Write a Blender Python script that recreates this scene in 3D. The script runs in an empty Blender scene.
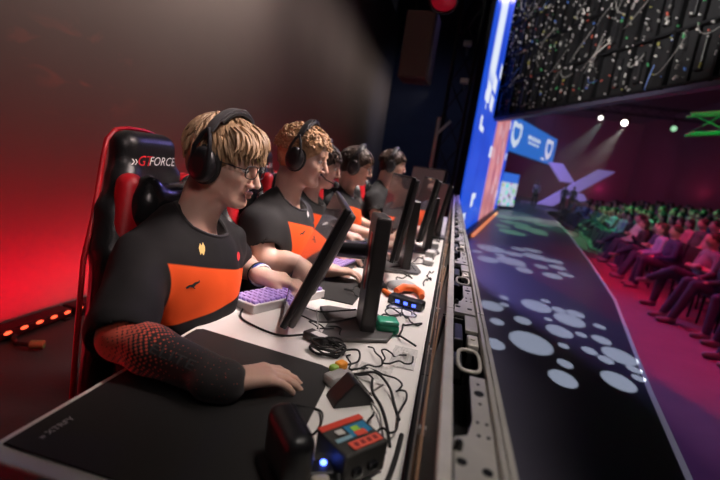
import bpy, bmesh, math, random
import numpy as np
from mathutils import Vector, Matrix, noise
from mathutils.bvhtree import BVHTree

SC = bpy.context.scene
COL = SC.collection
R = math.radians

# ------------------------------------------------------------------ camera
cam_data = bpy.data.cameras.new('camera')
cam = bpy.data.objects.new('camera', cam_data)
COL.objects.link(cam)
cam_data.sensor_width = 36
cam_data.lens = 21.5
cam_data.clip_start = 0.02
cam_data.clip_end = 200
_r, _d, _f = (0.96603, 0.21355, 0.14553), (0.17801, -0.14162, -0.97378), (-0.18735, 0.96661, -0.17482)
cam.matrix_world = Matrix(((_r[0], -_d[0], -_f[0], 0.0), (_r[1], -_d[1], -_f[1], 0.0), (_r[2], -_d[2], -_f[2], 1.2), (0, 0, 0, 1)))
cam_data.dof.use_dof = True
cam_data.dof.focus_distance = 1.15
cam_data.dof.aperture_fstop = 2.4
SC.camera = cam

# ------------------------------------------------------------------ world, light, exposure
SC.view_settings.view_transform = 'Standard'
SC.view_settings.look = 'None'
SC.view_settings.gamma = 1
SC.view_settings.use_curve_mapping = False
SC.view_settings.exposure = 0.0
world = bpy.data.worlds.new('hall_dark')
SC.world = world
world.use_nodes = True
world.node_tree.nodes['Background'].inputs[0].default_value = (0.5, 0.45, 0.6, 1)
world.node_tree.nodes['Background'].inputs[1].default_value = 0.006


def lamp(name, kind, loc, target, energy, color, size=0.1, angle=60, blend=0.5, size_y=None):
    d = bpy.data.lights.new(name, kind)
    d.energy = energy
    d.color = color
    if kind == 'SPOT':
        d.spot_size = R(angle)
        d.spot_blend = blend
        d.shadow_soft_size = size
    elif kind == 'AREA':
        d.size = size
        if size_y:
            d.shape = 'RECTANGLE'
            d.size_y = size_y
    else:
        d.shadow_soft_size = size
    o = bpy.data.objects.new(name, d)
    COL.objects.link(o)
    o.location = loc
    if target is not None:
        v = Vector(target) - Vector(loc)
        o.rotation_euler = v.to_track_quat('-Z', 'Y').to_euler()
    return o


# added key and fill lights for desk, faces and drape, their fixtures unseen
lamp('added_desk_light', 'SPOT', (0.10, 2.0, 2.9), (-0.22, 1.62, 0.74), 250, (1.0, 0.87, 0.83), 0.2, 46, 1.0)
lamp('added_desk_light', 'SPOT', (0.05, 3.0, 3.2), (-0.45, 2.7, 0.9), 420, (1.0, 0.88, 0.84), 0.2, 54, 1.0)
lamp('added_desk_light', 'SPOT', (0.05, 4.9, 3.4), (-0.45, 4.2, 0.9), 300, (1.0, 0.88, 0.86), 0.2, 50, 1.0)
lamp('added_face_light', 'SPOT', (0.60, 1.35, 2.7), (-0.56, 1.05, 1.10), 330, (1.0, 0.79, 0.75), 0.3, 24, 0.9)  # added spots that brighten the players' faces
lamp('added_face_light', 'SPOT', (0.55, 2.05, 2.8), (-0.54, 1.66, 1.10), 360, (1.0, 0.79, 0.75), 0.3, 24, 0.9)
lamp('camera_side_fill', 'SPOT', (0.9, -0.9, 2.7), (-0.6, 1.05, 1.16), 130, (1.0, 0.80, 0.77), 0.4, 17, 1.0)  # added fill from behind the camera for the nearest player's cheek
lamp('low_wall_fill', 'SPOT', (0.30, 0.35, 2.4), (0.09, 0.62, 0.9), 58, (1.0, 0.90, 0.82), 0.15, 34, 1.0)  # added light to brighten the top rails of the low wall
lamp('added_face_light', 'SPOT', (0.42, 3.15, 3.0), (-0.56, 2.85, 1.12), 420, (1.0, 0.80, 0.76), 0.4, 30, 0.9)
lamp('drape_blue_fill', 'SPOT', (-0.7, 8.8, 3.6), (-1.2, 13.0, 2.0), 75, (0.45, 0.55, 1.0), 0.2, 80, 1.0)  # added blue light that lifts the dark drape
# red light of the batten along the foot of the backdrop
_bat = lamp('backdrop_batten_light', 'AREA', (-1.86, 3.4, 0.06), None, 40, (1.0, 0.001, 0.022), 11.0, size_y=0.06)
_bat.rotation_euler = Matrix(((0, 0.55, 0.83), (1, 0, 0), (0, 0.83, -0.55))).to_euler()
_bat.data.spread = R(110)
lamp('red_back_lamp', 'SPOT', (-2.0, 0.6, 0.4), (-0.8, 0.95, 1.0), 8, (1.0, 0.03, 0.05), 0.1, 80, 0.8)
# white wash on the backdrop
for _y, _l, _p in ((2.5, 3.4, 17), (6.0, 4.4, 3.2), (10.4, 5.0, 3)):
    _w = lamp('backdrop_wash', 'AREA', (-1.10, _y, 3.45), None, _p, (1.0, 0.84, 0.75), _l, size_y=0.1)
    _w.rotation_euler = Matrix(((0, 0.41, 0.91), (1, 0, 0), (0, 0.91, 0.41))).to_euler()
    _w.data.spread = R(100)
# audience lamps
lamp('audience_red_lamp', 'SPOT', (1.8, 5.0, 6.0), (3.4, 6.6, -0.3), 1150, (1.0, 0.0, 0.09), 0.2, 75, 0.8)
lamp('audience_red_lamp', 'SPOT', (2.6, 9.0, 6.0), (5.0, 9.3, 0.0), 900, (1.0, 0.0, 0.08), 0.2, 62, 0.8)
lamp('audience_back_lamp', 'SPOT', (9.5, 7.0, 4.0), (5.0, 8.5, 0.6), 50, (0.65, 0.7, 0.95), 0.2, 75, 0.8)
lamp('audience_green_lamp', 'SPOT', (4.0, 15.5, 6.5), (5.8, 16.0, 0.0), 1300, (0.03, 1.0, 0.30), 0.2, 64, 0.7)
lamp('stage_violet_lamp', 'SPOT', (0.9, 12.0, 6.0), (0.7, 5.5, 0.0), 2300, (0.34, 0.27, 1.0), 0.3, 52, 1.0)
lamp('stage_violet_lamp', 'SPOT', (4.5, 30.0, 9.0), (4.5, 34.0, 1.5), 2500, (0.4, 0.3, 1.0), 0.3, 70, 1.0)
lamp('stage_violet_lamp', 'SPOT', (1.6, 8.0, 6.0), (0.9, 2.6, 0.0), 420, (0.55, 0.45, 1.0), 0.3, 44, 1.0)
lamp('hall_red_lamp', 'SPOT', (12.0, 40.0, 2.0), (14.0, 58.0, 4.0), 3000, (1.0, 0.05, 0.25), 0.3, 100, 1.0)
lamp('hall_red_lamp', 'SPOT', (16.5, 33.0, 2.4), (15.0, 40.0, 5.5), 1000, (1.0, 0.04, 0.16), 0.4, 150, 1.0)
lamp('beam_lamp', 'SPOT', (6.4, 23.4, 4.8), (3.0, 19.0, 0.6), 1500, (0.75, 1.0, 0.95), 0.05, 22, 0.8)
lamp('beam_lamp', 'SPOT', (7.4, 23.4, 4.7), (4.2, 19.0, 0.6), 2200, (1.0, 0.93, 0.85), 0.05, 22, 0.8)
lamp('rig_back_fill', 'SPOT', (-0.8, 3.0, 3.2), (1.5, 5.3, 4.15), 620, (1.0, 0.95, 0.9), 0.1, 78, 0.6)  # added light without a fixture, picks out the plugs on the screen back
lamp('rig_green_lamp', 'SPOT', (4.2, 6.8, 1.9), (4.6, 8.4, 2.9), 90, (0.03, 1.0, 0.25), 0.1, 90, 1.0)

GOBO = (
    # lamp position, power, colour, discs on the stage floor (x, y, radius)
    ((1.6, 4.0, 5.0), 5200, (0.85, 1.0, 1.0), [(0.82, 3.5, 0.192), (0.52, 3.29, 0.091), (0.93, 2.92, 0.104), (1.14, 3.96, 0.129), (1.33, 4.4, 0.163), (1.07, 4.69, 0.175), (1.01, 3.2, 0.063), (0.59, 3.86, 0.071), (0.84, 4.06, 0.09), (1.52, 3.63, 0.142), (1.33, 3.09, 0.122), (1.29, 3.6, 0.067), (1.37, 3.47, 0.064), (1.09, 3.59, 0.048), (1.33, 3.99, 0.055), (1.49, 3.96, 0.089), (1.11, 4.27, 0.045), (0.72, 4.48, 0.054), (0.75, 4.77, 0.059), (0.58, 4.34, 0.134), (1.46, 4.68, 0.101), (1.6, 4.38, 0.062), (1.22, 4.98, 0.063), (1.54, 3.39, 0.057), (1.51, 3.23, 0.049), (1.3, 4.71, 0.084)]),
    ((2.4, 7.6, 5.0), 4200, (0.85, 1.0, 1.0), [(0.89, 8.24, 0.301), (0.74, 7.0, 0.195), (1.12, 7.23, 0.266), (1.27, 8.06, 0.19), (1.66, 8.22, 0.252), (1.24, 6.63, 0.145), (1.59, 7.23, 0.12), (1.63, 6.61, 0.159), (1.89, 6.91, 0.128), (0.99, 7.65, 0.111), (1.45, 8.81, 0.158), (1.75, 8.98, 0.205), (1.81, 8.02, 0.139), (1.89, 7.46, 0.158), (0.6, 7.59, 0.109), (1.24, 6.99, 0.099), (1.97, 8.07, 0.176)]),
    ((3.0, 15.0, 8.0), 7000, (0.35, 1.0, 0.45), [(2.15, 17.06, 0.576), (2.2, 14.95, 0.553), (3.06, 17.96, 0.635), (1.72, 11.85, 0.407), (2.47, 13.64, 0.557), (3.2, 20.53, 0.561), (2.57, 12.78, 0.287), (1.62, 13.14, 0.258), (3.28, 16.1, 0.37)]),
)
for loc, power, colr, discs in GOBO:
    g = lamp('gobo_projector_light', 'SPOT', loc, None, power, colr, 0.0, 120, 0.2)
    g.data.use_nodes = True
    nt = g.data.node_tree
    em = nt.nodes['Emission']
    tc = nt.nodes.new('ShaderNodeTexCoord')
    sx = nt.nodes.new('ShaderNodeSeparateXYZ')
    nt.links.new(tc.outputs['Normal'], sx.inputs[0])

    def mth(op, a, b=None, c=None):
        n = nt.nodes.new('ShaderNodeMath')
        n.operation = op
        for i, v in enumerate((a, b, c)):
            if v is None:
                continue
            if isinstance(v, (int, float)):
                n.inputs[i].default_value = v
            else:
                nt.links.new(v, n.inputs[i])
        return n.outputs[0]
    nz = mth('ABSOLUTE', sx.outputs[2])
    # the projected discs are a little longer than wide, as thrown at a slant
    px = mth('MULTIPLY', mth('DIVIDE', sx.outputs[0], nz), loc[2] / .86)
    py = mth('MULTIPLY', mth('DIVIDE', sx.outputs[1], nz), loc[2] / 1.25)
    cmb = nt.nodes.new('ShaderNodeCombineXYZ')
    nt.links.new(px, cmb.inputs[0])
    nt.links.new(py, cmb.inputs[1])
    tot = None
    for cx, cy, rad in discs:
        vm = nt.nodes.new('ShaderNodeVectorMath')
        vm.operation = 'DISTANCE'
        nt.links.new(cmb.outputs[0], vm.inputs[0])
        vm.inputs[1].default_value = ((cx - loc[0]) / .86, (cy - loc[1]) / 1.25, 0)
        k = mth('MULTIPLY_ADD', vm.outputs['Value'], -1.0 / (0.10 * rad + 0.004), (rad / (0.10 * rad + 0.004)) + 0.5)
        k.node.use_clamp = True
        tot = k if tot is None else mth('MAXIMUM', tot, k)
    nt.links.new(tot, em.inputs['Strength'])
    em.inputs['Color'].default_value = (1, 1, 1, 1)


# ------------------------------------------------------------------ helpers
def tag(o, label=None, cat=None, group=None, kind=None):
    if label:
        o['label'] = label
    if cat:
        o['category'] = cat
    if group:
        o['group'] = group
    if kind:
        o['kind'] = kind
    return o


def empty(name, loc=(0, 0, 0), rz=0.0, label=None, cat=None, group=None):
    o = bpy.data.objects.new(name, None)
    COL.objects.link(o)
    o.location = loc
    o.rotation_euler = (0, 0, rz)
    o.empty_display_size = 0.05
    return tag(o, label, cat, group)


def copy_tree(o, parent=None):
    c = o.copy()
    COL.objects.link(c)
    c.parent = parent
    for ch in [x for x in bpy.data.objects if x.parent == o]:
        copy_tree(ch, c)
    return c


def mat(name, color, rough=0.5, metal=0.0, bump=0.0, bscale=60.0, var=0.0, vscale=6.0, emit=None, estr=0.0, spec=0.5, coat=0.0, sheen=0.0, sss=0.0):
    m = bpy.data.materials.new(name)
    m.use_nodes = True
    nt = m.node_tree
    b = nt.nodes['Principled BSDF']
    b.inputs['Base Color'].default_value = (*color, 1)
    b.inputs['Roughness'].default_value = rough
    b.inputs['Metallic'].default_value = metal
    b.inputs['Specular IOR Level'].default_value = spec
    b.inputs['Coat Weight'].default_value = coat
    b.inputs['Sheen Weight'].default_value = sheen
    if sss:
        b.inputs['Subsurface Weight'].default_value = sss
        b.inputs['Subsurface Radius'].default_value = (0.010, 0.004, 0.002)
    tc = nt.nodes.new('ShaderNodeTexCoord')
    if var:
        n = nt.nodes.new('ShaderNodeTexNoise')
        n.inputs['Scale'].default_value = vscale
        n.inputs['Detail'].default_value = 4
        nt.links.new(tc.outputs['Object'], n.inputs['Vector'])
        mr = nt.nodes.new('ShaderNodeMix')
        mr.data_type = 'RGBA'
        mr.inputs[6].default_value = (*[max(0, c * (1 - var)) for c in color], 1)
        mr.inputs[7].default_value = (*[min(1, c * (1 + var)) for c in color], 1)
        nt.links.new(n.outputs['Fac'], mr.inputs[0])
        nt.links.new(mr.outputs[2], b.inputs['Base Color'])
    if bump:
        n2 = nt.nodes.new('ShaderNodeTexNoise')
        n2.inputs['Scale'].default_value = bscale
        n2.inputs['Detail'].default_value = 3
        nt.links.new(tc.outputs['Object'], n2.inputs['Vector'])
        bp = nt.nodes.new('ShaderNodeBump')
        bp.inputs['Strength'].default_value = bump
        bp.inputs['Distance'].default_value = 0.01
        nt.links.new(n2.outputs['Fac'], bp.inputs['Height'])
        nt.links.new(bp.outputs[0], b.inputs['Normal'])
    if emit:
        b.inputs['Emission Color'].default_value = (*emit, 1)
        b.inputs['Emission Strength'].default_value = estr
    return m


class NB:
    """small node helper for bespoke materials"""
    def __init__(self, m):
        self.nt = m.node_tree
        self.b = self.nt.nodes['Principled BSDF']

    def n(self, t, **kw):
        x = self.nt.nodes.new(t)
        for k, v in kw.items():
            setattr(x, k, v)
        return x

    def link(self, a, b):
        self.nt.links.new(a, b)

    def m(self, op, a, b=None, c=None, clamp=False):
        n = self.nt.nodes.new('ShaderNodeMath')
        n.operation = op
        n.use_clamp = clamp
        for i, v in enumerate((a, b, c)):
            if v is None:
                continue
            if isinstance(v, (int, float)):
                n.inputs[i].default_value = v
            else:
                self.link(v, n.inputs[i])
        return n.outputs[0]

    def mix(self, fac, a, b):
        n = self.nt.nodes.new('ShaderNodeMix')
        n.data_type = 'RGBA'
        for i, v in ((0, fac), (6, a), (7, b)):
            if isinstance(v, tuple):
                n.inputs[i].default_value = (*v, 1) if len(v) == 3 else v
            elif isinstance(v, (int, float)):
                n.inputs[i].default_value = v
            else:
                self.link(v, n.inputs[i])
        return n.outputs[2]

    def xyz(self, which='Object'):
        tc = self.n('ShaderNodeTexCoord')
        s = self.n('ShaderNodeSeparateXYZ')
        self.link(tc.outputs[which], s.inputs[0])
        return s.outputs[0], s.outputs[1], s.outputs[2]

    def ramp(self, v, lo, hi):
        """0 below lo, 1 above hi"""
        n = self.n('ShaderNodeMapRange')
        n.inputs[1].default_value = lo
        n.inputs[2].default_value = hi
        self.link(v, n.inputs[0])
        return n.outputs[0]

    def band(self, v, lo, hi, s=0.002):
        return self.m('MULTIPLY', self.ramp(v, lo - s, lo + s), self.m('SUBTRACT', 1.0, self.ramp(v, hi - s, hi + s)))


def obj_from(name, verts, faces, material, parent=None, smooth=True):
    me = bpy.data.meshes.new(name)
    me.from_pydata([tuple(v) for v in verts], [], faces)
    me.update()
    if smooth:
        me.polygons.foreach_set('use_smooth', [True] * len(me.polygons))
    mats = material if isinstance(material, (list, tuple)) else [material]
    for m in mats:
        me.materials.append(m)
    o = bpy.data.objects.new(name, me)
    COL.objects.link(o)
    o.parent = parent
    return o


def rot_to(zdir, up=(0, 0, 1)):
    z = Vector(zdir).normalized()
    return z.to_track_quat('Z', 'Y').to_matrix()


class MB:
    """collects shapes into ONE mesh"""
    def __init__(self):
        self.bm = bmesh.new()

    def _mat(self, geom_verts, idx):
        if idx:
            fs = {f for v in geom_verts for f in v.link_faces}
            for f in fs:
                f.material_index = idx

    def box(self, c, s, rot=None, bevel=0.0, seg=2, mi=0):
        r = bmesh.ops.create_cube(self.bm, size=1.0)
        vs = r['verts']
        M = Matrix.Translation(c) @ (rot.to_4x4() if rot is not None else Matrix.Identity(4)) @ Matrix.Diagonal((*s, 1))
        if bevel > 0:
            bmesh.ops.scale(self.bm, vec=s, verts=vs)
            es = list({e for v in vs for e in v.link_edges})
            rr = bmesh.ops.bevel(self.bm, geom=vs + es, offset=min(bevel, min(s) * 0.49), segments=seg, affect='EDGES', profile=0.5)
            vs = list({v for f in rr['faces'] for v in f.verts} | {v for v in vs if v.is_valid})
            M = Matrix.Translation(c) @ (rot.to_4x4() if rot is not None else Matrix.Identity(4))
        bmesh.ops.transform(self.bm, matrix=M, verts=vs)
        self._mat(vs, mi)
        return self

    def cyl(self, a, b, r, r2=None, seg=16, mi=0):
        a, b = Vector(a), Vector(b)
        d = b - a
        rr = bmesh.ops.create_cone(self.bm, cap_ends=True, segments=seg, radius1=r, radius2=r if r2 is None else r2, depth=d.length)
        M = Matrix.Translation((a + b) / 2) @ rot_to(d).to_4x4()
        bmesh.ops.transform(self.bm, matrix=M, verts=rr['verts'])
        self._mat(rr['verts'], mi)
        return self

    def ball(self, c, r, rot=None, seg=16, mi=0):
        rr = bmesh.ops.create_uvsphere(self.bm, u_segments=seg, v_segments=max(6, seg // 2), radius=1.0)
        r = (r, r, r) if isinstance(r, (int, float)) else r
        M = Matrix.Translation(c) @ (rot.to_4x4() if rot is not None else Matrix.Identity(4)) @ Matrix.Diagonal((*r, 1))
        bmesh.ops.transform(self.bm, matrix=M, verts=rr['verts'])
        self._mat(rr['verts'], mi)
        return self

    def tube(self, pts, r, seg=8, closed=False, flat=None, mi=0, up=(0, 0, 1)):
        """round (or flat: (w, h)) section swept along pts; r may be a list"""
        pts = [Vector(p) for p in pts]
        n = len(pts)
        rings = []
        prev = None
        for i, p in enumerate(pts):
            if closed:
                t = pts[(i + 1) % n] - pts[i - 1]
            else:
                t = pts[min(i + 1, n - 1)] - pts[max(i - 1, 0)]
            if t.length < 1e-9:
                t = Vector((0, 0, 1))
            t.normalize()
            if prev is None:
                u = Vector(up) - t * t.dot(Vector(up))
                if u.length < 1e-3:
                    u = Vector((1, 0, 0)) - t * t.x
            else:
                u = prev - t * t.dot(prev)
            u.normalize()
            prev = u
            w = t.cross(u)
            rad = r[i] if isinstance(r, (list, tuple)) else r
            ring = []
            for k in range(seg):
                a = 2 * math.pi * (k + 0.5) / seg
                if flat:
                    cw = math.copysign(abs(math.cos(a)) ** 0.5, math.cos(a)) * flat[0]
                    sw = math.copysign(abs(math.sin(a)) ** 0.5, math.sin(a)) * flat[1]
                    ring.append(self.bm.verts.new(p + w * cw + u * sw))
                else:
                    ring.append(self.bm.verts.new(p + (w * math.cos(a) + u * math.sin(a)) * rad))
            rings.append(ring)
        m = n if closed else n - 1
        fs = []
        for i in range(m):
            A, B = rings[i], rings[(i + 1) % n]
            for k in range(seg):
                fs.append(self.bm.faces.new((A[k], A[(k + 1) % seg], B[(k + 1) % seg], B[k])))
        if not closed:
            fs.append(self.bm.faces.new(rings[0][::-1]))
            fs.append(self.bm.faces.new(rings[-1]))
        for f in fs:
            f.material_index = mi
        return self

    def prism(self, poly, z0, z1, M=None, mi=0, bevel=0.0):
        a = [self.bm.verts.new((p[0], p[1], z0)) for p in poly]
        b = [self.bm.verts.new((p[0], p[1], z1)) for p in poly]
        n = len(poly)
        fs = [self.bm.faces.new(a[::-1]), self.bm.faces.new(b)]
        for i in range(n):
            fs.append(self.bm.faces.new((a[i], a[(i + 1) % n], b[(i + 1) % n], b[i])))
        for f in fs:
            f.material_index = mi
        vs = a + b
        if bevel:
            es = [e for v in vs for e in v.link_edges]
            rr = bmesh.ops.bevel(self.bm, geom=vs + list(set(es)), offset=bevel, segments=2, affect='EDGES', profile=0.5)
            vs = list({v for f in rr['faces'] for v in f.verts} | {v for v in vs if v.is_valid})
        if M is not None:
            bmesh.ops.transform(self.bm, matrix=M, verts=vs)
        return self

    def lathe(self, prof, M=None, seg=24, mi=0):
        """prof: list of (radius, z)"""
        rings = []
        for (r, z) in prof:
            rings.append([self.bm.verts.new((r * math.cos(2 * math.pi * k / seg), r * math.sin(2 * math.pi * k / seg), z)) for k in range(seg)])
        for A, B in zip(rings, rings[1:]):
            for k in range(seg):
                f = self.bm.faces.new((A[k], A[(k + 1) % seg], B[(k + 1) % seg], B[k]))
                f.material_index = mi
        self.bm.faces.new(rings[0][::-1]).material_index = mi
        self.bm.faces.new(rings[-1]).material_index = mi
        if M is not None:
            bmesh.ops.transform(self.bm, matrix=M, verts=[v for r in rings for v in r])
        return self

    def build(self, name, material, parent=None, smooth=False, loc=None, rot=None):
        bmesh.ops.recalc_face_normals(self.bm, faces=self.bm.faces)
        me = bpy.data.meshes.new(name)
        self.bm.to_mesh(me)
        self.bm.free()
        for m in (material if isinstance(material, (list, tuple)) else [material]):
            me.materials.append(m)
        if smooth:
            me.polygons.foreach_set('use_smooth', [True] * len(me.polygons))
            me.set_sharp_from_angle(angle=R(45))
        o = bpy.data.objects.new(name, me)
        COL.objects.link(o)
        o.parent = parent
        if loc is not None:
            o.location = loc
        if rot is not None:
            o.rotation_euler = rot
        return o


# ------------------------------------------------------------------ signed-distance modelling (smooth organic meshes)
class SDF:
    def __init__(self):
        self.p = []

    def cone(self, a, b, ra, rb=None, k=0.02, mid=0, op='add'):
        self.p.append(('cone', np.array(a, float), np.array(b, float), ra, ra if rb is None else rb, k, mid, op))
        return self

    def chain(self, pts, rs, k=0.02, mid=0):
        for i in range(len(pts) - 1):
            self.cone(pts[i], pts[i + 1], rs[i], rs[i + 1], k, mid)
        return self

    def ell(self, c, r, rot=None, k=0.02, mid=0, op='add'):
        r = (r, r, r) if isinstance(r, (int, float)) else r
        self.p.append(('ell', np.array(c, float), np.array(r, float), None if rot is None else np.array(rot, float), None, k, mid, op))
        return self

    def box(self, c, h, rad=0.01, rot=None, k=0.02, mid=0, op='add'):
        self.p.append(('box', np.array(c, float), np.array(h, float), None if rot is None else np.array(rot, float), rad, k, mid, op))
        return self

    def _bb(self, q):
        if q[0] == 'cone':
            r = max(q[3], q[4])
            return np.minimum(q[1], q[2]) - r, np.maximum(q[1], q[2]) + r
        e = np.linalg.norm(q[2]) if q[3] is not None else q[2]
        return q[1] - e, q[1] + e

    def _d(self, q, X, Y, Z):
        if q[0] == 'cone':
            a, b, ra, rb = q[1:5]
            ba = b - a
            L = max(1e-12, float(ba @ ba))
            px, py, pz = X - a[0], Y - a[1], Z - a[2]
            t = np.clip((px * ba[0] + py * ba[1] + pz * ba[2]) / L, 0, 1)
            return np.sqrt((px - t * ba[0]) ** 2 + (py - t * ba[1]) ** 2 + (pz - t * ba[2]) ** 2) - (ra + (rb - ra) * t)
        c = q[1]
        x, y, z = X - c[0], Y - c[1], Z - c[2]
        if q[3] is not None:
            M = q[3]
            x, y, z = (M[0, 0] * x + M[1, 0] * y + M[2, 0] * z, M[0, 1] * x + M[1, 1] * y + M[2, 1] * z, M[0, 2] * x + M[1, 2] * y + M[2, 2] * z)
        r = q[2]
        if q[0] == 'ell':
            k0 = np.sqrt((x / r[0]) ** 2 + (y / r[1]) ** 2 + (z / r[2]) ** 2)
            k1 = np.sqrt((x / r[0] ** 2) ** 2 + (y / r[1] ** 2) ** 2 + (z / r[2] ** 2) ** 2) + 1e-9
            return k0 * (k0 - 1) / k1
        rad = q[4]
        dx, dy, dz = np.abs(x) - (r[0] - rad), np.abs(y) - (r[1] - rad), np.abs(z) - (r[2] - rad)
        return np.sqrt(np.maximum(dx, 0) ** 2 + np.maximum(dy, 0) ** 2 + np.maximum(dz, 0) ** 2) + np.minimum(np.maximum(dx, np.maximum(dy, dz)), 0) - rad

    def mesh(self, h, lo=None, hi=None):
        bbs = [self._bb(q) for q in self.p if q[7] == 'add']
        mn = np.min([b[0] for b in bbs], axis=0) - 3 * h if lo is None else np.array(lo, float)
        mx = np.max([b[1] for b in bbs], axis=0) + 3 * h if hi is None else np.array(hi, float)
        n = np.ceil((mx - mn) / h).astype(int) + 1
        ax = [(mn[i] + h * np.arange(n[i])).astype(np.float32) for i in range(3)]
        F = np.full(tuple(n), 1.0, np.float32)
        ID = np.zeros(tuple(n), np.uint8)
        DM = np.full(tuple(n), 9.0, np.float32)
        for q in self.p:
            a, b = self._bb(q)
            m = q[5] + 2.5 * h
            i0 = np.clip(np.floor((a - m - mn) / h).astype(int), 0, n)
            i1 = np.clip(np.ceil((b + m - mn) / h).astype(int) + 1, 0, n)
            if np.any(i1 <= i0):
                continue
            s = tuple(slice(i0[i], i1[i]) for i in range(3))
            X, Y, Z = ax[0][s[0]][:, None, None], ax[1][s[1]][None, :, None], ax[2][s[2]][None, None, :]
            d = self._d(q, X, Y, Z).astype(np.float32)
            f = F[s]
            k = max(q[5], 1e-6)
            if q[7] == 'add':
                g = np.maximum(k - np.abs(f - d), 0) / k
                F[s] = np.minimum(f, d) - g * g * k * 0.25
                up = d < DM[s]
                ID[s][up] = q[6]
                DM[s][up] = d[up]
            else:
                d = -d
                g = np.maximum(k - np.abs(f - d), 0) / k
                F[s] = np.maximum(f, d) + g * g * k * 0.25
        ins = F < 0
        c = [ins[i:n[0] - 1 + i, j:n[1] - 1 + j, l:n[2] - 1 + l] for i in (0, 1) for j in (0, 1) for l in (0, 1)]
        al = c[0].copy()
        an = c[0].copy()
        for x in c[1:]:
            al &= x
            an |= x
        act = np.argwhere(an & ~al)
        V = np.zeros((len(act), 3))
        cnt = np.zeros(len(act))
        cv = {}
        for i in (0, 1):
            for j in (0, 1):
                for l in (0, 1):
                    cv[(i, j, l)] = F[act[:, 0] + i, act[:, 1] + j, act[:, 2] + l]
        for e0 in cv:
            for axn in range(3):
                if e0[axn]:
                    continue
                e1 = tuple(e0[q] + (q == axn) for q in range(3))
                a, b = cv[e0], cv[e1]
                mk = (a < 0) != (b < 0)
                t = np.where(mk, a / np.where(mk, a - b, 1), 0)
                for q in range(3):
                    V[:, q] += np.where(mk, e0[q] + (t if q == axn else 0), 0)
                cnt += mk
        V = (act + V / cnt[:, None]) * h + mn
        idm = ID[act[:, 0], act[:, 1], act[:, 2]]
        IX = np.full(tuple(n - 1), -1, np.int32)
        IX[act[:, 0], act[:, 1], act[:, 2]] = np.arange(len(act))
        quads = []
        for axn in range(3):
            u, v = (axn + 1) % 3, (axn + 2) % 3
            sl0 = [slice(None)] * 3
            sl1 = [slice(None)] * 3
            sl0[axn] = slice(0, n[axn] - 1)
            sl1[axn] = slice(1, n[axn])
            A, B = ins[tuple(sl0)], ins[tuple(sl1)]
            e = np.argwhere(A != B)
            e = e[(e[:, u] > 0) & (e[:, v] > 0) & (e[:, u] < n[u] - 1) & (e[:, v] < n[v] - 1)]
            sgn = A[e[:, 0], e[:, 1], e[:, 2]]
            p00 = e.copy(); p00[:, u] -= 1; p00[:, v] -= 1
            p10 = e.copy(); p10[:, v] -= 1
            p01 = e.copy(); p01[:, u] -= 1
            ids = [IX[p[:, 0], p[:, 1], p[:, 2]] for p in (p00, p10, e, p01)]
            Q = np.stack(ids, 1)
            Q[~sgn] = Q[~sgn][:, ::-1]
            quads.append(Q)
        Q = np.concatenate(quads)
        Q = Q[(Q >= 0).all(1)]
        return V, Q, idm

    def build(self, name, material, h, parent=None, off=(0, 0, 0), lo=None, hi=None, disp=None, smooth_it=1, extra=None):
        V, Q, idm = self.mesh(h, lo, hi)
        for _ in range(smooth_it):
            S = np.zeros_like(V)
            C = np.zeros(len(V))
            for a in range(4):
                np.add.at(S, Q[:, a], V[Q[:, (a + 1) % 4]] + V[Q[:, (a + 3) % 4]])
                np.add.at(C, Q[:, a], 2)
            V = 0.5 * V + 0.5 * S / np.maximum(C, 1)[:, None]
        if disp is not None:
            N = np.zeros_like(V)
            fn = np.cross(V[Q[:, 2]] - V[Q[:, 0]], V[Q[:, 3]] - V[Q[:, 1]])
            for a in range(4):
                np.add.at(N, Q[:, a], fn)
            N /= np.linalg.norm(N, axis=1)[:, None] + 1e-12
            V = V + N * np.array([disp(p) for p in V])[:, None]
        V = V - np.array(off)
        me = bpy.data.meshes.new(name)
        nv, nq = len(V), len(Q)
        me.vertices.add(nv)
        me.vertices.foreach_set('co', V.astype(np.float32).ravel())
        me.loops.add(nq * 4)
        me.loops.foreach_set('vertex_index', Q.astype(np.int32).ravel())
        me.polygons.add(nq)
        me.polygons.foreach_set('loop_start', np.arange(0, nq * 4, 4, dtype=np.int32))
        mats = material if isinstance(material, (list, tuple)) else [material]
        for m in mats:
            me.materials.append(m)
        if len(mats) > 1:
            me.polygons.foreach_set('material_index', np.minimum(idm[Q[:, 0]], len(mats) - 1).astype(np.int32))
        me.update(calc_edges=True)
        me.polygons.foreach_set('use_smooth', [True] * nq)
        if extra is not None:          # further islands of the same surface, e.g. eyeballs
            bm = bmesh.new()
            bm.from_mesh(me)
            em = bpy.data.meshes.new('t')
            extra.bm.to_mesh(em)
            extra.bm.free()
            em.transform(Matrix.Translation(-Vector(off)))
            bm.from_mesh(em)
            bm.to_mesh(me)
            bm.free()
            bpy.data.meshes.remove(em)
            me.polygons.foreach_set('use_smooth', [True] * len(me.polygons))
        o = bpy.data.objects.new(name, me)
        COL.objects.link(o)
        o.parent = parent
        return o


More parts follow.
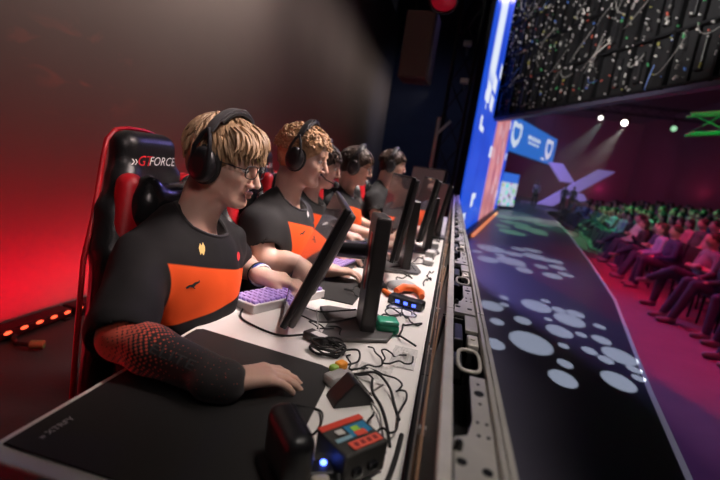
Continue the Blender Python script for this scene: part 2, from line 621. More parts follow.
def text_mesh(name, body, size, material, parent, M, depth=0.0008, shear=0.0, surface=None, ray=None, lift=0.0012, spacing=1.0, sx=1.0):
    """lettering; M places its plane. surface: BVH to press the letters onto, along ray."""
    cu = bpy.data.curves.new(name, 'FONT')
    cu.body = body
    cu.size = size
    cu.align_x = 'CENTER'
    cu.align_y = 'CENTER'
    cu.shear = shear
    cu.space_character = spacing
    cu.resolution_u = 3
    cu.extrude = 0.0 if surface is not None else depth
    tmp = bpy.data.objects.new(name, cu)
    COL.objects.link(tmp)
    dg = bpy.context.evaluated_depsgraph_get()
    me = bpy.data.meshes.new_from_object(tmp.evaluated_get(dg))
    bpy.data.objects.remove(tmp)
    bpy.data.curves.remove(cu)
    me.transform(Matrix.Diagonal((sx, 1, 1, 1)))
    if surface is not None:
        bm = bmesh.new()
        bm.from_mesh(me)
        bmesh.ops.triangulate(bm, faces=bm.faces)
        for _ in range(2):
            es = [e for e in bm.edges if e.calc_length() > size * 0.18]
            if es:
                bmesh.ops.subdivide_edges(bm, edges=es, cuts=1)
                bmesh.ops.triangulate(bm, faces=bm.faces)
        bm.to_mesh(me)
        bm.free()
    me.transform(M)
    if surface is not None:
        rd = Vector(ray).normalized()
        for v in me.vertices:
            loc, nor, i, d = surface.ray_cast(v.co - rd * 0.2, rd)
            if loc is not None:
                v.co = loc - rd * lift
    me.materials.clear()
    me.materials.append(material)
    o = bpy.data.objects.new(name, me)
    COL.objects.link(o)
    o.parent = parent
    return o


def bvh_of(o):
    me = o.data
    return BVHTree.FromPolygons([v.co.copy() for v in me.vertices], [tuple(p.vertices) for p in me.polygons])

random.seed(7)
rnd = random.Random(11)
# ------------------------------------------------------------------ common materials
M = {}
M['black_plastic'] = mat('black_plastic', (0.012, 0.012, 0.014), 0.38, bump=0.04, bscale=400)
M['black_gloss'] = mat('black_gloss', (0.010, 0.010, 0.012), 0.16)
M['black_rubber'] = mat('black_rubber', (0.014, 0.014, 0.015), 0.7)
M['black_metal'] = mat('black_metal', (0.015, 0.015, 0.017), 0.45, 0.6, var=0.3, vscale=12)
M['dark_metal'] = mat('dark_metal', (0.05, 0.05, 0.055), 0.4, 0.8, var=0.3, vscale=15)
M['grey_metal'] = mat('grey_metal', (0.55, 0.52, 0.48), 0.38, 0.55, bump=0.06, bscale=120, var=0.22, vscale=18)
M['pale_metal'] = mat('pale_metal', (0.66, 0.62, 0.57), 0.42, 0.45, bump=0.05, bscale=90, var=0.18, vscale=25)
M['brown_metal'] = mat('brown_metal', (0.34, 0.20, 0.12), 0.45, 0.4, var=0.3, vscale=14)
M['white_plastic'] = mat('white_plastic', (0.78, 0.76, 0.74), 0.4)
M['white_top'] = mat('white_laminate', (0.80, 0.77, 0.74), 0.45, var=0.04, vscale=9)
M['screen_glass'] = mat('screen_glass', (0.02, 0.018, 0.02), 0.08, spec=0.9, coat=0.6, emit=(0.55, 0.34, 0.34), estr=0.07)
M['red_plastic'] = mat('red_plastic', (0.55, 0.012, 0.02), 0.35)
M['orange_plastic'] = mat('orange_plastic', (0.85, 0.16, 0.03), 0.4)
M['green_plastic'] = mat('green_plastic', (0.02, 0.30, 0.16), 0.25)
M['drape'] = mat('black_drape', (0.030, 0.036, 0.060), 0.9, var=0.3, vscale=2)


def structure(o):
    o['kind'] = 'structure'
    return o


# ------------------------------------------------------------------ setting
mw = mat('backdrop_wall', (0.36, 0.31, 0.29), 0.72)
nb = NB(mw)
x, y, z = nb.xyz()
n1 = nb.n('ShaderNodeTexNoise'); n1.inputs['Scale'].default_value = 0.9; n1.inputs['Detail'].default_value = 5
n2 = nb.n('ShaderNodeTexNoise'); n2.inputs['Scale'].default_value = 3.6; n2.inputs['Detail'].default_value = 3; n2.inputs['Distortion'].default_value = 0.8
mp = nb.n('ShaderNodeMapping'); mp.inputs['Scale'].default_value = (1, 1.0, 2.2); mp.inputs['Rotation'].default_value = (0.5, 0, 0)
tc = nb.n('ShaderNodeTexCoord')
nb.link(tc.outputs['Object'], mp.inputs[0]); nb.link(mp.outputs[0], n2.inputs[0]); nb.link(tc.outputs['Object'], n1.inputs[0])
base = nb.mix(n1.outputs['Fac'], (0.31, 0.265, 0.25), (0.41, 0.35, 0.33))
# faint reddish light reflections painted into the wall colour, only in one place
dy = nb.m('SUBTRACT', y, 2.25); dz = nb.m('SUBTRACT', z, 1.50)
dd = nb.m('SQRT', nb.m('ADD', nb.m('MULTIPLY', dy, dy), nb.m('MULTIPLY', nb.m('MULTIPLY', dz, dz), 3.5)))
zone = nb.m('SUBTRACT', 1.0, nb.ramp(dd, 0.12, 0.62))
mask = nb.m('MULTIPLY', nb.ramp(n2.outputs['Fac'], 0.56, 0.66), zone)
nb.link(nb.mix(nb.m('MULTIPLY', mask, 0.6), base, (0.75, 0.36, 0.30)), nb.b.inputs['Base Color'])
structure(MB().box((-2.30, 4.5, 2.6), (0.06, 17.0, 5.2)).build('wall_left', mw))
structure(MB().box((-1.0, 13.0, 3.0), (2.9, 0.1, 6.0)).build('wall_back', M['drape']))
mfl = mat('stage_floor_black', (0.022, 0.021, 0.022), 0.6, bump=0.1, bscale=40, var=0.3, vscale=4)
structure(MB().box((-1.1, 3.5, -0.03), (2.46, 19.0, 0.06)).build('floor', mfl))
mdk = mat('stage_deck', (0.050, 0.048, 0.066), 0.36, bump=0.03, bscale=60, var=0.18, vscale=1.5)
nb = NB(mdk)
edge = [(0.72, -2.0), (0.93, 0.3), (1.12, 1.3), (1.292, 2.08), (1.517, 3.06), (2.195, 5.74), (2.767, 8.78), (3.2, 11.3), (3.666, 13.93), (4.12, 17.0), (4.579, 20.2), (5.33, 26.25), (6.2, 29.5), (8.0, 32.0), (13.0, 34.0)]
deck_poly = [(0.13, -2.0)] + edge + [(13.0, 60.0), (0.13, 60.0)]
structure(MB().prism(deck_poly, -0.32, 0.0).build('stage_deck', mdk))
mln = mat('stage_edge_line', (0.42, 0.41, 0.45), 0.4, emit=(0.75, 0.7, 1.0), estr=0.10)
tr = MB()
for a, b in zip(edge, edge[1:]):
    a, b = Vector((*a, 0)), Vector((*b, 0))
    d = (b - a).normalized()
    n_ = Vector((d.y, -d.x, 0))
    w = 0.018
    tr.prism([(a - n_ * w).to_2d(), (b - n_ * w).to_2d(), (b + n_ * 0.012).to_2d(), (a + n_ * 0.012).to_2d()], -0.03, 0.006)
structure(tr.build('trim_1', mln))
mau = mat('hall_carpet', (0.30, 0.10, 0.14), 0.85, bump=0.2, bscale=80, var=0.15, vscale=3)
structure(MB().box((10.0, 26.0, -0.33), (20.5, 60.0, 0.06)).build('hall_floor', mau))
mhall = mat('hall_wall', (0.10, 0.09, 0.10), 0.85, var=0.3, vscale=0.6)
structure(MB().box((10.0, 58.0, 5.0), (26.0, 0.2, 11.0)).build('wall_far', mhall))
structure(MB().box((19.9, 26.0, 5.0), (0.2, 60.0, 11.0)).build('wall_right', mhall))
structure(MB().box((8.5, 26.0, 10.4), (23.0, 62.0, 0.2)).build('ceiling', mat('ceiling_black', (0.02, 0.02, 0.022), 0.9)))

# ------------------------------------------------------------------ red LED battens along the foot of the backdrop
mlens = mat('batten_lens', (0.8, 0.08, 0.04), 0.3, emit=(1.0, 0.12, 0.045), estr=1.9)
bat = empty('led_batten', (-2.20, 1.15, 0))
b = MB()
b.box((0, 0.5, 0.035), (0.10, 0.98, 0.05), bevel=0.008).box((0, 0.06, 0.006), (0.14, 0.03, 0.012)).box((0, 0.94, 0.006), (0.14, 0.03, 0.012))
b.build('housing', M['black_metal'], bat)
for k in range(11):
    MB().ball((0.048, 0.045 + k * 0.091, 0.045), (0.010, 0.024, 0.010), seg=12).build('lens', mlens, bat, smooth=True)
NM = ['beside the nearest gaming chair', 'behind the nearest gaming chair', 'behind the second gaming chair', 'behind the third gaming chair', 'behind the fourth gaming chair', 'behind the fifth gaming chair', 'beyond the last gaming chair']
for k in range(7):
    o = bat if k == 0 else copy_tree(bat)
    o.location = (-2.20, 1.0 + k * 1.0 + 0.15, 0)
    tag(o, 'black floor batten of glowing red lenses at the wall foot ' + NM[k], 'light', 'red light battens along the backdrop')

# ------------------------------------------------------------------ desk
desk = empty('desk', (-0.28, 2.7, 0), label='long white desk top carrying the monitors, keyboards and cables', cat='desk')
MB().box((0, 0, 0.725), (0.565, 4.58, 0.03), bevel=0.004).build('desktop', M['white_top'], desk)
for yy in (-2.2, -1.1, 0.0, 1.1, 2.2):
    b = MB()
    b.box((-0.20, yy, 0.355), (0.05, 0.05, 0.71), bevel=0.004).box((0.22, yy, 0.355), (0.05, 0.05, 0.71), bevel=0.004).box((0, yy, 0.69), (0.46, 0.04, 0.04)).box((0, yy, 0.03), (0.52, 0.05, 0.03), bevel=0.004)
    b.build('leg_frame', M['black_metal'], desk)

# ------------------------------------------------------------------ LED fascia cabinets in front of the desk (seen on their top edge)
mled = mat('led_tile_face', (0.012, 0.012, 0.016), 0.35, bump=0.15, bscale=500)


M['shell_black'] = mat('shell_black', (0.005, 0.005, 0.006), 0.6)


def make_cabinet():
    r = empty('led_cabinet')
    L = 0.596
    b = MB()      # shell: inner wall leaning to the desk, floor, end walls
    b.prism([(0.000, 0.0), (0.112, 0.0), (0.112, 0.72), (0.006, 0.72)], -L / 2, L / 2, Matrix.Rotation(R(90), 4, 'X') @ Matrix.Scale(1, 4))
    b.box((0.034, 0, 0.80), (0.005, L, 0.18), rot=Matrix.Rotation(R(6), 3, 'Y'))
    b.box((0.066, 0.292, 0.80), (0.07, 0.008, 0.16)).box((0.066, -0.292, 0.80), (0.07, 0.008, 0.16))
    b.build('shell', M['shell_black'], r)
    MB().box((0.119, 0, 0.46), (0.012, L, 0.86), bevel=0.002).build('led_face', mled, r)
    MB().box((0.044, 0, 0.893), (0.016, L, 0.014), bevel=0.0015).build('inner_rail', M['pale_metal'], r)
    b = MB()
    b.box((0.109, 0, 0.892), (0.007, L, 0.016), bevel=0.001).box((0.1185, 0, 0.890), (0.008, L, 0.016), bevel=0.001).box((0.114, 0, 0.884), (0.012, L, 0.006))
    for yy in (-0.22, 0.04, 0.24):
        b.cyl((0.114, yy, 0.886), (0.114, yy, 0.8955), 0.004, seg=10, mi=1)
    b.build('outer_rim', [M['grey_metal'], M['black_metal']], r)
    # top plates with their holes
    b = MB()
    b.prism([(0.056, -0.29), (0.104, -0.29), (0.104, -0.02), (0.080, -0.02), (0.080, -0.15), (0.072, -0.19), (0.056, -0.20)], 0.882, 0.890)
    MB().box((0.092, 0.245, 0.886), (0.026, 0.10, 0.008), bevel=0.001).build('end_plate', M['grey_metal'], r)
    for (hx, hy, hr) in ((0.092, -0.075, 0.0075), (0.092, -0.252, 0.006), (0.064, -0.245, 0.006)):
        b.cyl((hx, hy, 0.8895), (hx, hy, 0.8912), hr, seg=16, mi=1)
    for (hx, hy) in ((0.086, -0.155), (0.098, -0.155), (0.086, -0.185), (0.098, -0.185), (0.092, -0.045), (0.092, -0.105)):
        b.cyl((hx, hy, 0.8895), (hx, hy, 0.891), 0.0024, seg=10, mi=1)
    b.build('top_plate', [M['grey_metal'], M['black_metal']], r)
    pts = []
    for k in range(28):
        a = 2 * math.pi * k / 28
        ca, sa = math.cos(a), math.sin(a)
        pts.append((0.081 + 0.019 * math.copysign(abs(ca) ** 0.6, ca), 0.045 + 0.046 * math.copysign(abs(sa) ** 0.6, sa), 0.888))
    MB().tube(pts, 0.0035, seg=8, closed=True).build('handle', M['pale_metal'], r, smooth=True)
    b = MB()
    b.box((0.092, 0.145, 0.880), (0.022, 0.055, 0.02), bevel=0.003).cyl((0.092, 0.145, 0.889), (0.092, 0.145, 0.893), 0.005, seg=12)
    b.build('latch', M['pale_metal'], r, smooth=False)
    b = MB()
    b.box((0.066, 0.215, 0.868), (0.02, 0.10, 0.02), bevel=0.003).box((0.066, 0.10, 0.85), (0.018, 0.06, 0.03), bevel=0.002)
    b.build('connector_box', M['dark_metal'], r)
    b = MB()
    b.cyl((0.060, -0.222, 0.886), (0.060, -0.222, 0.897), 0.0055, seg=14).ball((0.060, -0.222, 0.897), 0.0055, seg=12)
    b.build('corner_lock', M['black_gloss'], r, smooth=True)
    # rails on the desk side
    b = MB()
    b.box((0.020, 0, 0.836), (0.004, L, 0.008), bevel=0.0008)
    b.tube([(0.012, -0.29, 0.775), (0.026, 0.29, 0.868)], 0.0024, seg=6)
    b.build('brace', M['brown_metal'], r)
    b = MB()
    b.tube([(0.012, -0.29, 0.800), (0.012, 0.29, 0.800)], 0.0014, seg=6).box((0.020, -0.10, 0.825), (0.012, 0.010, 0.010)).box((0.020, 0.2, 0.825), (0.012, 0.010, 0.010))
    b.build('cable_rail', M['grey_metal'], r)
    return r


cab0 = make_cabinet()
ORD = ['nearest', 'second', 'third', 'fourth', 'fifth', 'sixth', 'seventh', 'eighth', 'ninth', 'tenth', 'eleventh', 'twelfth', 'thirteenth', 'fourteenth', 'fifteenth', 'sixteenth', 'seventeenth', 'eighteenth', 'nineteenth', 'twentieth',
       'twenty-first', 'twenty-second', 'twenty-third', 'twenty-fourth', 'twenty-fifth', 'twenty-sixth', 'twenty-seventh', 'twenty-eighth', 'twenty-ninth', 'thirtieth', 'thirty-first', 'thirty-second', 'thirty-third', 'thirty-fourth', 'thirty-fifth', 'thirty-sixth']
for k in range(13):
    o = cab0 if k == 0 else copy_tree(cab0)
    o.location = (0.0, 0.70 + 0.6 * k, 0)
    tag(o, ('nearest metal screen cabinet, its open end cut off at the picture foot, along the desk' if k == 0 else ORD[k] + ' metal screen cabinet from the camera in the low wall along the desk'), 'screen cabinet', 'screen cabinets of the low wall')

# ------------------------------------------------------------------ tall LED wall beyond the desk
mlw = mat('led_wall_picture', (0.01, 0.01, 0.02), 0.3)
nb = NB(mlw)
x, y, z = nb.xyz()
vo = nb.n('ShaderNodeTexVoronoi'); vo.inputs['Scale'].default_value = 1.0; vo.distance = 'CHEBYCHEV'
mp = nb.n('ShaderNodeMapping'); mp.inputs['Scale'].default_value = (0.9, 1.0, 2.3)
tc = nb.n('ShaderNodeTexCoord'); nb.link(tc.outputs['Object'], mp.inputs[0]); nb.link(mp.outputs[0], vo.inputs['Vector'])
sv = nb.n('ShaderNodeSeparateColor'); nb.link(vo.outputs['Color'], sv.inputs[0])
bits = nb.m('MULTIPLY', nb.m('GREATER_THAN', sv.outputs[0], 0.60), nb.m('LESS_THAN', vo.outputs['Distance'], 0.34))
nz = nb.n('ShaderNodeTexNoise'); nz.inputs['Scale'].default_value = 0.8; nz.inputs['Detail'].default_value = 4; nb.link(tc.outputs['Object'], nz.inputs[0])
blue = nb.mix(nz.outputs['Fac'], (0.005, 0.02, 0.42), (0.02, 0.14, 0.95))
pink = nb.mix(nb.ramp(nz.outputs['Fac'], 0.35, 0.65), (0.40, 0.10, 0.13), (0.85, 0.36, 0.36))
ispink = nb.m('MULTIPLY', nb.ramp(x, 4.3, 4.5), nb.m('SUBTRACT', 1.0, nb.ramp(x, 10.6, 10.9)))
colr = nb.mix(ispink, blue, pink)
colr = nb.mix(nb.m('MULTIPLY', bits, nb.m('SUBTRACT', 1.0, nb.m('MULTIPLY', ispink, 0.75))), colr, (0.85, 0.9, 1.0))
streak = nb.m('MULTIPLY', nb.band(x, 0.55, 1.6, 0.15), nb.ramp(z, 2.9, 3.3))
colr = nb.mix(streak, colr, (0.80, 0.88, 1.0))
nb.link(colr, nb.b.inputs['Emission Color'])
nb.b.inputs['Emission Strength'].default_value = 0.95
ang = math.atan2(13.0, 1.95)
lw = empty('led_wall', (0.17, 8.0, 0), ang, 'tall glowing blue and pink screen wall rising beyond the far end of the desk', 'screen')
MB().box((6.55, 0.08, 4.0), (13.1, 0.12, 8.0)).build('back_frame', M['black_metal'], lw)
MB().box((6.55, 0.0, 4.05), (13.1, 0.03, 7.9)).build('display', mlw, lw)
b = MB()
b.box((6.55, -0.10, 0.05), (13.1, 0.12, 0.10))
b.build('plinth', M['black_metal'], lw)
o = MB().box((6.0, -0.20, 0.03), (9.0, 0.05, 0.05)).build('floor_light_strip', mat('strip_orange', (0.9, 0.3, 0.1), 0.4, emit=(1.0, 0.30, 0.12), estr=0.8), None)
o.location = lw.location; o.rotation_euler = lw.rotation_euler
tag(o, 'orange glowing light strip on the deck at the foot of the screen wall', 'light strip')

# small screen of coloured shapes past the wall
ml2 = mat('colour_screen', (0.02, 0.02, 0.03), 0.3)
nb = NB(ml2)
x, y, z = nb.xyz()
vo = nb.n('ShaderNodeTexVoronoi'); vo.inputs['Scale'].default_value = 3.4
tc = nb.n('ShaderNodeTexCoord'); nb.link(tc.outputs['Object'], vo.inputs['Vector'])
hs = nb.n('ShaderNodeHueSaturation'); hs.inputs['Saturation'].default_value = 1.4; nb.link(vo.outputs['Color'], hs.inputs['Color'])
cc = nb.mix(nb.m('LESS_THAN', vo.outputs['Distance'], 0.42), (0.75, 0.8, 1.0), hs.outputs[0])
cc = nb.mix(nb.ramp(z, 1.30, 1.34), cc, (0.05, 0.2, 0.9))
nb.link(cc, nb.b.inputs['Emission Color']); nb.b.inputs['Emission Strength'].default_value = 0.75
sc2 = empty('floor_screen', (2.22, 21.6, 0), math.atan2(1.7, 0.95), 'small bright screen of coloured shapes standing at the end of the screen wall', 'screen')
MB().box((0.95, 0.06, 0.95), (1.95, 0.10, 1.75)).build('housing', M['black_metal'], sc2)
MB().box((0.95, 0.0, 0.97), (1.9, 0.02, 1.6)).build('display', ml2, sc2)

# ------------------------------------------------------------------ blue screen hung at the far end
mbs = mat('blue_screen', (0.01, 0.03, 0.08), 0.3, emit=(0.02, 0.16, 0.62), estr=1.0)
mwt = mat('screen_white', (0.5, 0.5, 0.5), 0.4, emit=(0.75, 0.88, 1.0), estr=0.9)
bs = empty('hanging_screen', (3.15, 36.0, 3.9), math.atan2(14.5, 6.72), 'blue hanging screen with two white crests and white lettering, over the far stage', 'screen')
MB().box((8.0, 0.12, 1.4), (16.1, 0.2, 2.9)).build('housing', M['black_metal'], bs)
MB().box((8.0, 0.0, 1.4), (16.0, 0.04, 2.75)).build('display', mbs, bs)
for cx in (2.6, 13.4):
    pl = [(-1.25, 0.75), (-0.75, 0.95), (0, 0.80), (0.75, 0.95), (1.25, 0.75), (1.3, 0.0), (0.9, -0.7), (0, -1.15), (-0.9, -0.7), (-1.3, 0.0)]
    b = MB()
    T = Matrix.Translation((cx, -0.03, 1.5)) @ Matrix.Rotation(R(90), 4, 'X')
    b.prism(pl, 0, 0.01, T)
    b.prism([(p[0] * 0.62 , p[1] * 0.55 + 0.05) for p in pl], 0.01, 0.02, T, mi=1)
    b.build('crest', [mwt, mbs], bs)
for zz, xs_ in ((1.72, [(6.3, .8), (7.2, .6), (7.95, .6), (8.7, .6), (9.5, .7)]), (1.28, [(6.5, .5), (7.2, .55), (8.2, 1.0), (9.3, .6)])):
    b = MB()
    for xx, w in xs_:
        b.box((xx, -0.03, zz), (w * 0.9, 0.01, 0.32 if zz > 1.5 else 0.2))
    b.build('lettering', mwt, bs)
MB().box((11.8, -0.03, 0.35), (1.2, 0.01, 0.16)).build('caption', mwt, bs)
for xx in (2, 14):
    MB().tube([(xx, 0.12, 2.8), (xx, 0.12, 6.42)], 0.03, seg=6).build('hanging_cable', M['black_metal'], bs)

# ------------------------------------------------------------------ X-shaped stage sculpture
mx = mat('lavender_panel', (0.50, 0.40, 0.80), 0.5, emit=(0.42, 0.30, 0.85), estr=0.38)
xs = empty('stage_sculpture', (8.5, 34.0, 0), 0, 'large lavender X-shaped sculpture standing at the far end of the stage', 'sculpture')
for name, a, c, w in (('long_arm', (-1.75, 0.15), (1.85, 3.2), 0.34), ('short_arm', (-1.65, 3.25), (-0.55, 2.0), 0.40), ('leg_arm', (0.15, 1.35), (1.25, 0.0), 0.40)):
    a, c = Vector(a), Vector(c)
    d = (c - a).normalized()
    n_ = Vector((0.55, 0)) * 1.0 if name == 'long_arm' else Vector((0.5, 0))
    pl = [a - n_, a + n_, c + n_, c - n_]
    MB().prism(pl, -0.2, 0.2, Matrix.Rotation(R(90), 4, 'X'), bevel=0.03).build(name, mx, xs)
MB().box((0, 0, 0.02), (4.2, 0.9, 0.04), bevel=0.01).build('base_plate', M['black_metal'], xs)
o = MB().box((5.25, 32.0, 0.22), (1.0, 0.4, 0.06), bevel=0.02).box((4.85, 32.0, 0.1), (0.06, 0.35, 0.2)).box((5.65, 32.0, 0.1), (0.06, 0.35, 0.2)).build('bench', mat('bench_white', (0.7, 0.65, 0.65), 0.5))
tag(o, 'low pale bench on the far stage in front of the dark backdrop', 'bench')

# ------------------------------------------------------------------ hanging LED screen seen from behind
HA = Vector((0.44, 8.0, 2.29))
hd = Vector((1.49, -3.84, 0)).normalized()
hs_ = empty('led_screen_back', HA, math.atan2(hd.y, hd.x), 'large black back of a hanging screen covered in small cables and plugs', 'screen')
LN, HT = 7.5, 4.5
mbk = mat('led_back_black', (0.016, 0.016, 0.018), 0.45, 0.3, bump=0.2, bscale=30, var=0.4, vscale=8)
b = MB()
b.box((LN / 2, 0.10, HT / 2), (LN, 0.05, HT))
b.build('screen_body', mbk, hs_)
b = MB()
for i in range(16):
    b.box((i * 0.5, 0.05, HT / 2), (0.028, 0.06, HT))
for j in range(10):
    b.box((LN / 2, 0.05, 0.02 + j * 0.5), (LN, 0.06, 0.024))
for i in range(15):
    b.box((i * 0.5 + 0.25, 0.05, HT / 2), (0.012, 0.03, HT))
b.build('cabinet_frame', M['black_metal'], hs_)
b = MB()
for i in range(15):
    for j in range(9):
        b.box((i * 0.5 + 0.12 + 0.2 * ((i * 7 + j * 3) % 2), 0.055, j * 0.5 + 0.27), (0.07, 0.04, 0.30), bevel=0.006)
b.build('power_box', M['black_plastic'], hs_)['kind'] = 'stuff'
MB().box((LN / 2, 0.10, -0.015), (LN, 0.12, 0.05)).build('bottom_rail', mat('rail_violet_grey', (0.14, 0.13, 0.22), 0.4, 0.5), hs_)
plug_m = [mat('plug_white', (0.75, 0.73, 0.70), 0.45), mat('plug_grey', (0.30, 0.29, 0.28), 0.45), mat('plug_blue', (0.10, 0.22, 0.65), 0.45), mat('plug_red', (0.6, 0.12, 0.08), 0.45), mat('plug_yellow', (0.5, 0.5, 0.12), 0.45), mat('plug_green', (0.08, 0.4, 0.15), 0.45)]
wts = [0, 0, 0, 0, 0, 0, 1, 1, 1, 1, 1, 1, 1, 2, 3, 4, 5]
b = MB()
for i in range(2800):
    xx = rnd.random() * LN
    if rnd.random() < 0.75:
        xx = round(xx / 0.125) * 0.125 + rnd.gauss(0, 0.012)
    xx = min(max(xx, 0.03), LN - 0.05)
    zz = rnd.random() * (HT - 0.1) + 0.05
    L = rnd.choice((0.008, 0.010, 0.014, 0.018, 0.03, 0.04))
    w = rnd.choice((0.005, 0.007, 0.010))
    rot = Matrix.Rotation(rnd.gauss(0, 0.5), 3, 'Y')
    b.box((xx, 0.018, zz), (w, 0.02, L), rot=rot, mi=rnd.choice(wts))
b.build('plug', plug_m, hs_)['kind'] = 'stuff'
b = MB()
for i in range(170):
    xx = rnd.random() * (LN - 0.5) + 0.1
    zz = rnd.random() * (HT - 0.7) + 0.1
    dx, dz = rnd.uniform(-0.12, 0.35), rnd.uniform(-0.35, 0.35)
    sag = rnd.uniform(0.02, 0.12)
    pts = [(xx + dx * t, 0.012 - 0.03 * math.sin(math.pi * t), max(0.01, zz + dz * t - sag * 4 * t * (1 - t))) for t in [q / 8 for q in range(9)]]
    b.tube(pts, rnd.choice((0.003, 0.004, 0.005)), seg=5, mi=rnd.choice((0, 1, 1, 1, 1, 1, 2)))
b.build('cable', plug_m, hs_)['kind'] = 'stuff'
for xx in (0.6, 3.6, 6.8):
    MB().tube([(xx, 0.1, HT), (xx, 0.1, 8.05)], 0.02, seg=6).build('hanging_cable', M['black_metal'], hs_)


# ------------------------------------------------------------------ trusses
def truss(name, p, q, w=0.3, label=None, cat='truss', material=None):
    p, q = Vector(p), Vector(q)
    d = q - p
    L = d.length
    r = empty(name, p, 0, label, cat)
    T = rot_to(d)
    cs = [Vector((sx * w / 2, sy * w / 2, 0)) for sx, sy in ((-1, -1), (1, -1), (1, 1), (-1, 1))]
    b = MB()
    for c in cs:
        b.tube([T @ c, T @ (c + Vector((0, 0, L)))], 0.025, seg=8)
    b.build('chord', material or M['black_metal'], r, smooth=True)
    b = MB()
    n = max(2, int(L / (w * 1.5)))
    for i in range(n):
        z0, z1 = L * i / n, L * (i + 1) / n
        for k in range(4):
            a, c = cs[k], cs[(k + 1) % 4]
            if i % 2:
                a, c = c, a
            b.tube([T @ (a + Vector((0, 0, z0))), T @ (c + Vector((0, 0, z1)))], 0.012, seg=6)
    b.build('lattice', material or M['black_metal'], r, smooth=True)
    return r


truss('truss_tower', (-0.20, 7.7, 0), (-0.20, 7.7, 5.6), 0.34, 'black lattice tower standing between the desk end and the screen wall', material=M['black_metal'])
truss('lighting_truss', (2.5, 23.8, 5.6), (16.0, 23.8, 5.6), 0.4, 'long black lighting truss crossing above the far stage', material=M['dark_metal'])
mgr = mat('truss_lit_green', (0.06, 0.45, 0.16), 0.4, 0.0)  # green light on the truss is put into its base colour
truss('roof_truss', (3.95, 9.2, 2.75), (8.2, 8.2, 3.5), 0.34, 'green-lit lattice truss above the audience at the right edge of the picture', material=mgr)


def spotlight(p, aim, label, colr, estr, s=1.0, name='stage_spotlight'):
    r = empty(name, p, 0, label, 'stage light', None)
    T = rot_to(Vector(aim) - Vector(p)).to_4x4()
    MB().lathe([(0.05 * s, -0.20 * s), (0.09 * s, -0.17 * s), (0.10 * s, 0.05 * s), (0.115 * s, 0.14 * s), (0.10 * s, 0.14 * s), (0.095 * s, 0.10 * s)], T).build('body', M['black_metal'], r, smooth=True)
    MB().lathe([(0.001, 0.135 * s), (0.06 * s, 0.138 * s), (0.095 * s, 0.125 * s), (0.001, 0.12 * s)], T).build('lens', mat('lens_glow', tuple(q * .35 for q in colr), 0.2, emit=colr, estr=estr), r, smooth=True)
    b = MB()
    b.tube([(-0.14 * s, 0, 0), (-0.14 * s, 0, 0.18 * s), (0.14 * s, 0, 0.18 * s), (0.14 * s, 0, 0)], 0.018 * s, seg=6).cyl((0, 0, 0.18 * s), (0, 0, 0.32 * s), 0.03 * s)
    b.build('yoke', M['black_metal'], r)
    return r


spotlight((6.35, 23.6, 5.057), (2.5, 10, 0.5), 'small stage spotlight glowing white, left of the pair on the far truss', (1, 0.95, 0.9), 4, 1.0)
spotlight((7.45, 23.6, 4.961), (2.5, 10, 0.5), 'bright warm stage spotlight, right of the pair on the far truss', (1, 0.92, 0.8), 14, 1.3)
spotlight((9.6, 23.6, 4.961), (4.5, 10, 0.5), 'stage spotlight with a dim green lens, farthest right on the far truss', (0.5, 1, 0.6), 0.8, 1.3)
spotlight((-0.42, 4.7, 3.02), (-0.4, 3.5, 1.0), 'red glowing stage light at the top beside the hanging loudspeaker', (1.0, 0.02, 0.06), 0.10, 1.3)
for kx, ky, kz, nm in ((-0.17, 6.9, 3.15, 'upper small lamp with a pale clamp on the black lattice tower'), (-0.12, 6.9, 2.62, 'lower small lamp with a pale clamp on the black lattice tower')):
    r = empty('clamp_lamp', (kx, ky, kz), 0, nm, 'lamp')
    MB().box((0, 0, 0), (0.12, 0.10, 0.07), bevel=0.01).build('body', M['grey_metal'], r)
    MB().tube([(0.0, 0.05, 0.0), (0.0, 0.62, 0.0)], 0.018, seg=8).build('arm', M['dark_metal'], r)

# loudspeaker hung in front of the backdrop
mspk = mat('speaker_cloth', (0.10, 0.062, 0.054), 0.8, bump=0.3, bscale=350)
sp = empty('loudspeaker', (-0.66, 5.0, 2.2), R(-4), 'brown-grey loudspeaker box hanging high above the far players', 'loudspeaker')
MB().box((0, 0.18, 0.36), (0.34, 0.34, 0.72), bevel=0.015).build('cabinet', mat('speaker_box', (0.05, 0.035, 0.03), 0.6), sp)
MB().box((0, 0.0, 0.36), (0.31, 0.02, 0.69), bevel=0.008).build('grille', mspk, sp)
b = MB()
b.box((0, 0.18, 0.745), (0.30, 0.06, 0.05), bevel=0.008).tube([(-0.12, 0.18, 0.75), (-0.12, 0.18, 3.6)], 0.008, seg=6).tube([(0.12, 0.18, 0.75), (0.12, 0.18, 3.6)], 0.008, seg=6)
b.build('hanging_bracket', M['black_metal'], sp)
o = MB().tube([(-0.36, 6.3, 0.0), (-0.36, 6.3, 1.98)], 0.024, seg=10).box((-0.36, 6.3, 0.02), (0.4, 0.4, 0.03), bevel=0.005).tube([(-0.36, 6.3, 1.75), (-0.20, 6.3, 1.95)], 0.02, seg=8).build('light_stand', M['grey_metal'])
tag(o, 'grey metal stand pole beyond the last monitor, against the black drape', 'stand')

# ------------------------------------------------------------------ gaming chairs
M['leather'] = mat('black_leather', (0.012, 0.012, 0.013), 0.36, bump=0.10, bscale=160)
M['leather_shiny'] = mat('shiny_black_leather', (0.014, 0.014, 0.015), 0.24, bump=0.06, bscale=120)
M['red_leather'] = mat('red_leather', (0.50, 0.010, 0.018), 0.38, bump=0.10, bscale=160)
M['logo_white'] = mat('logo_white', (0.75, 0.74, 0.72), 0.5)
M['logo_red'] = mat('logo_red', (0.65, 0.02, 0.03), 0.5)
M['silver'] = mat('silver_trim', (0.6, 0.6, 0.6), 0.3, 0.9)


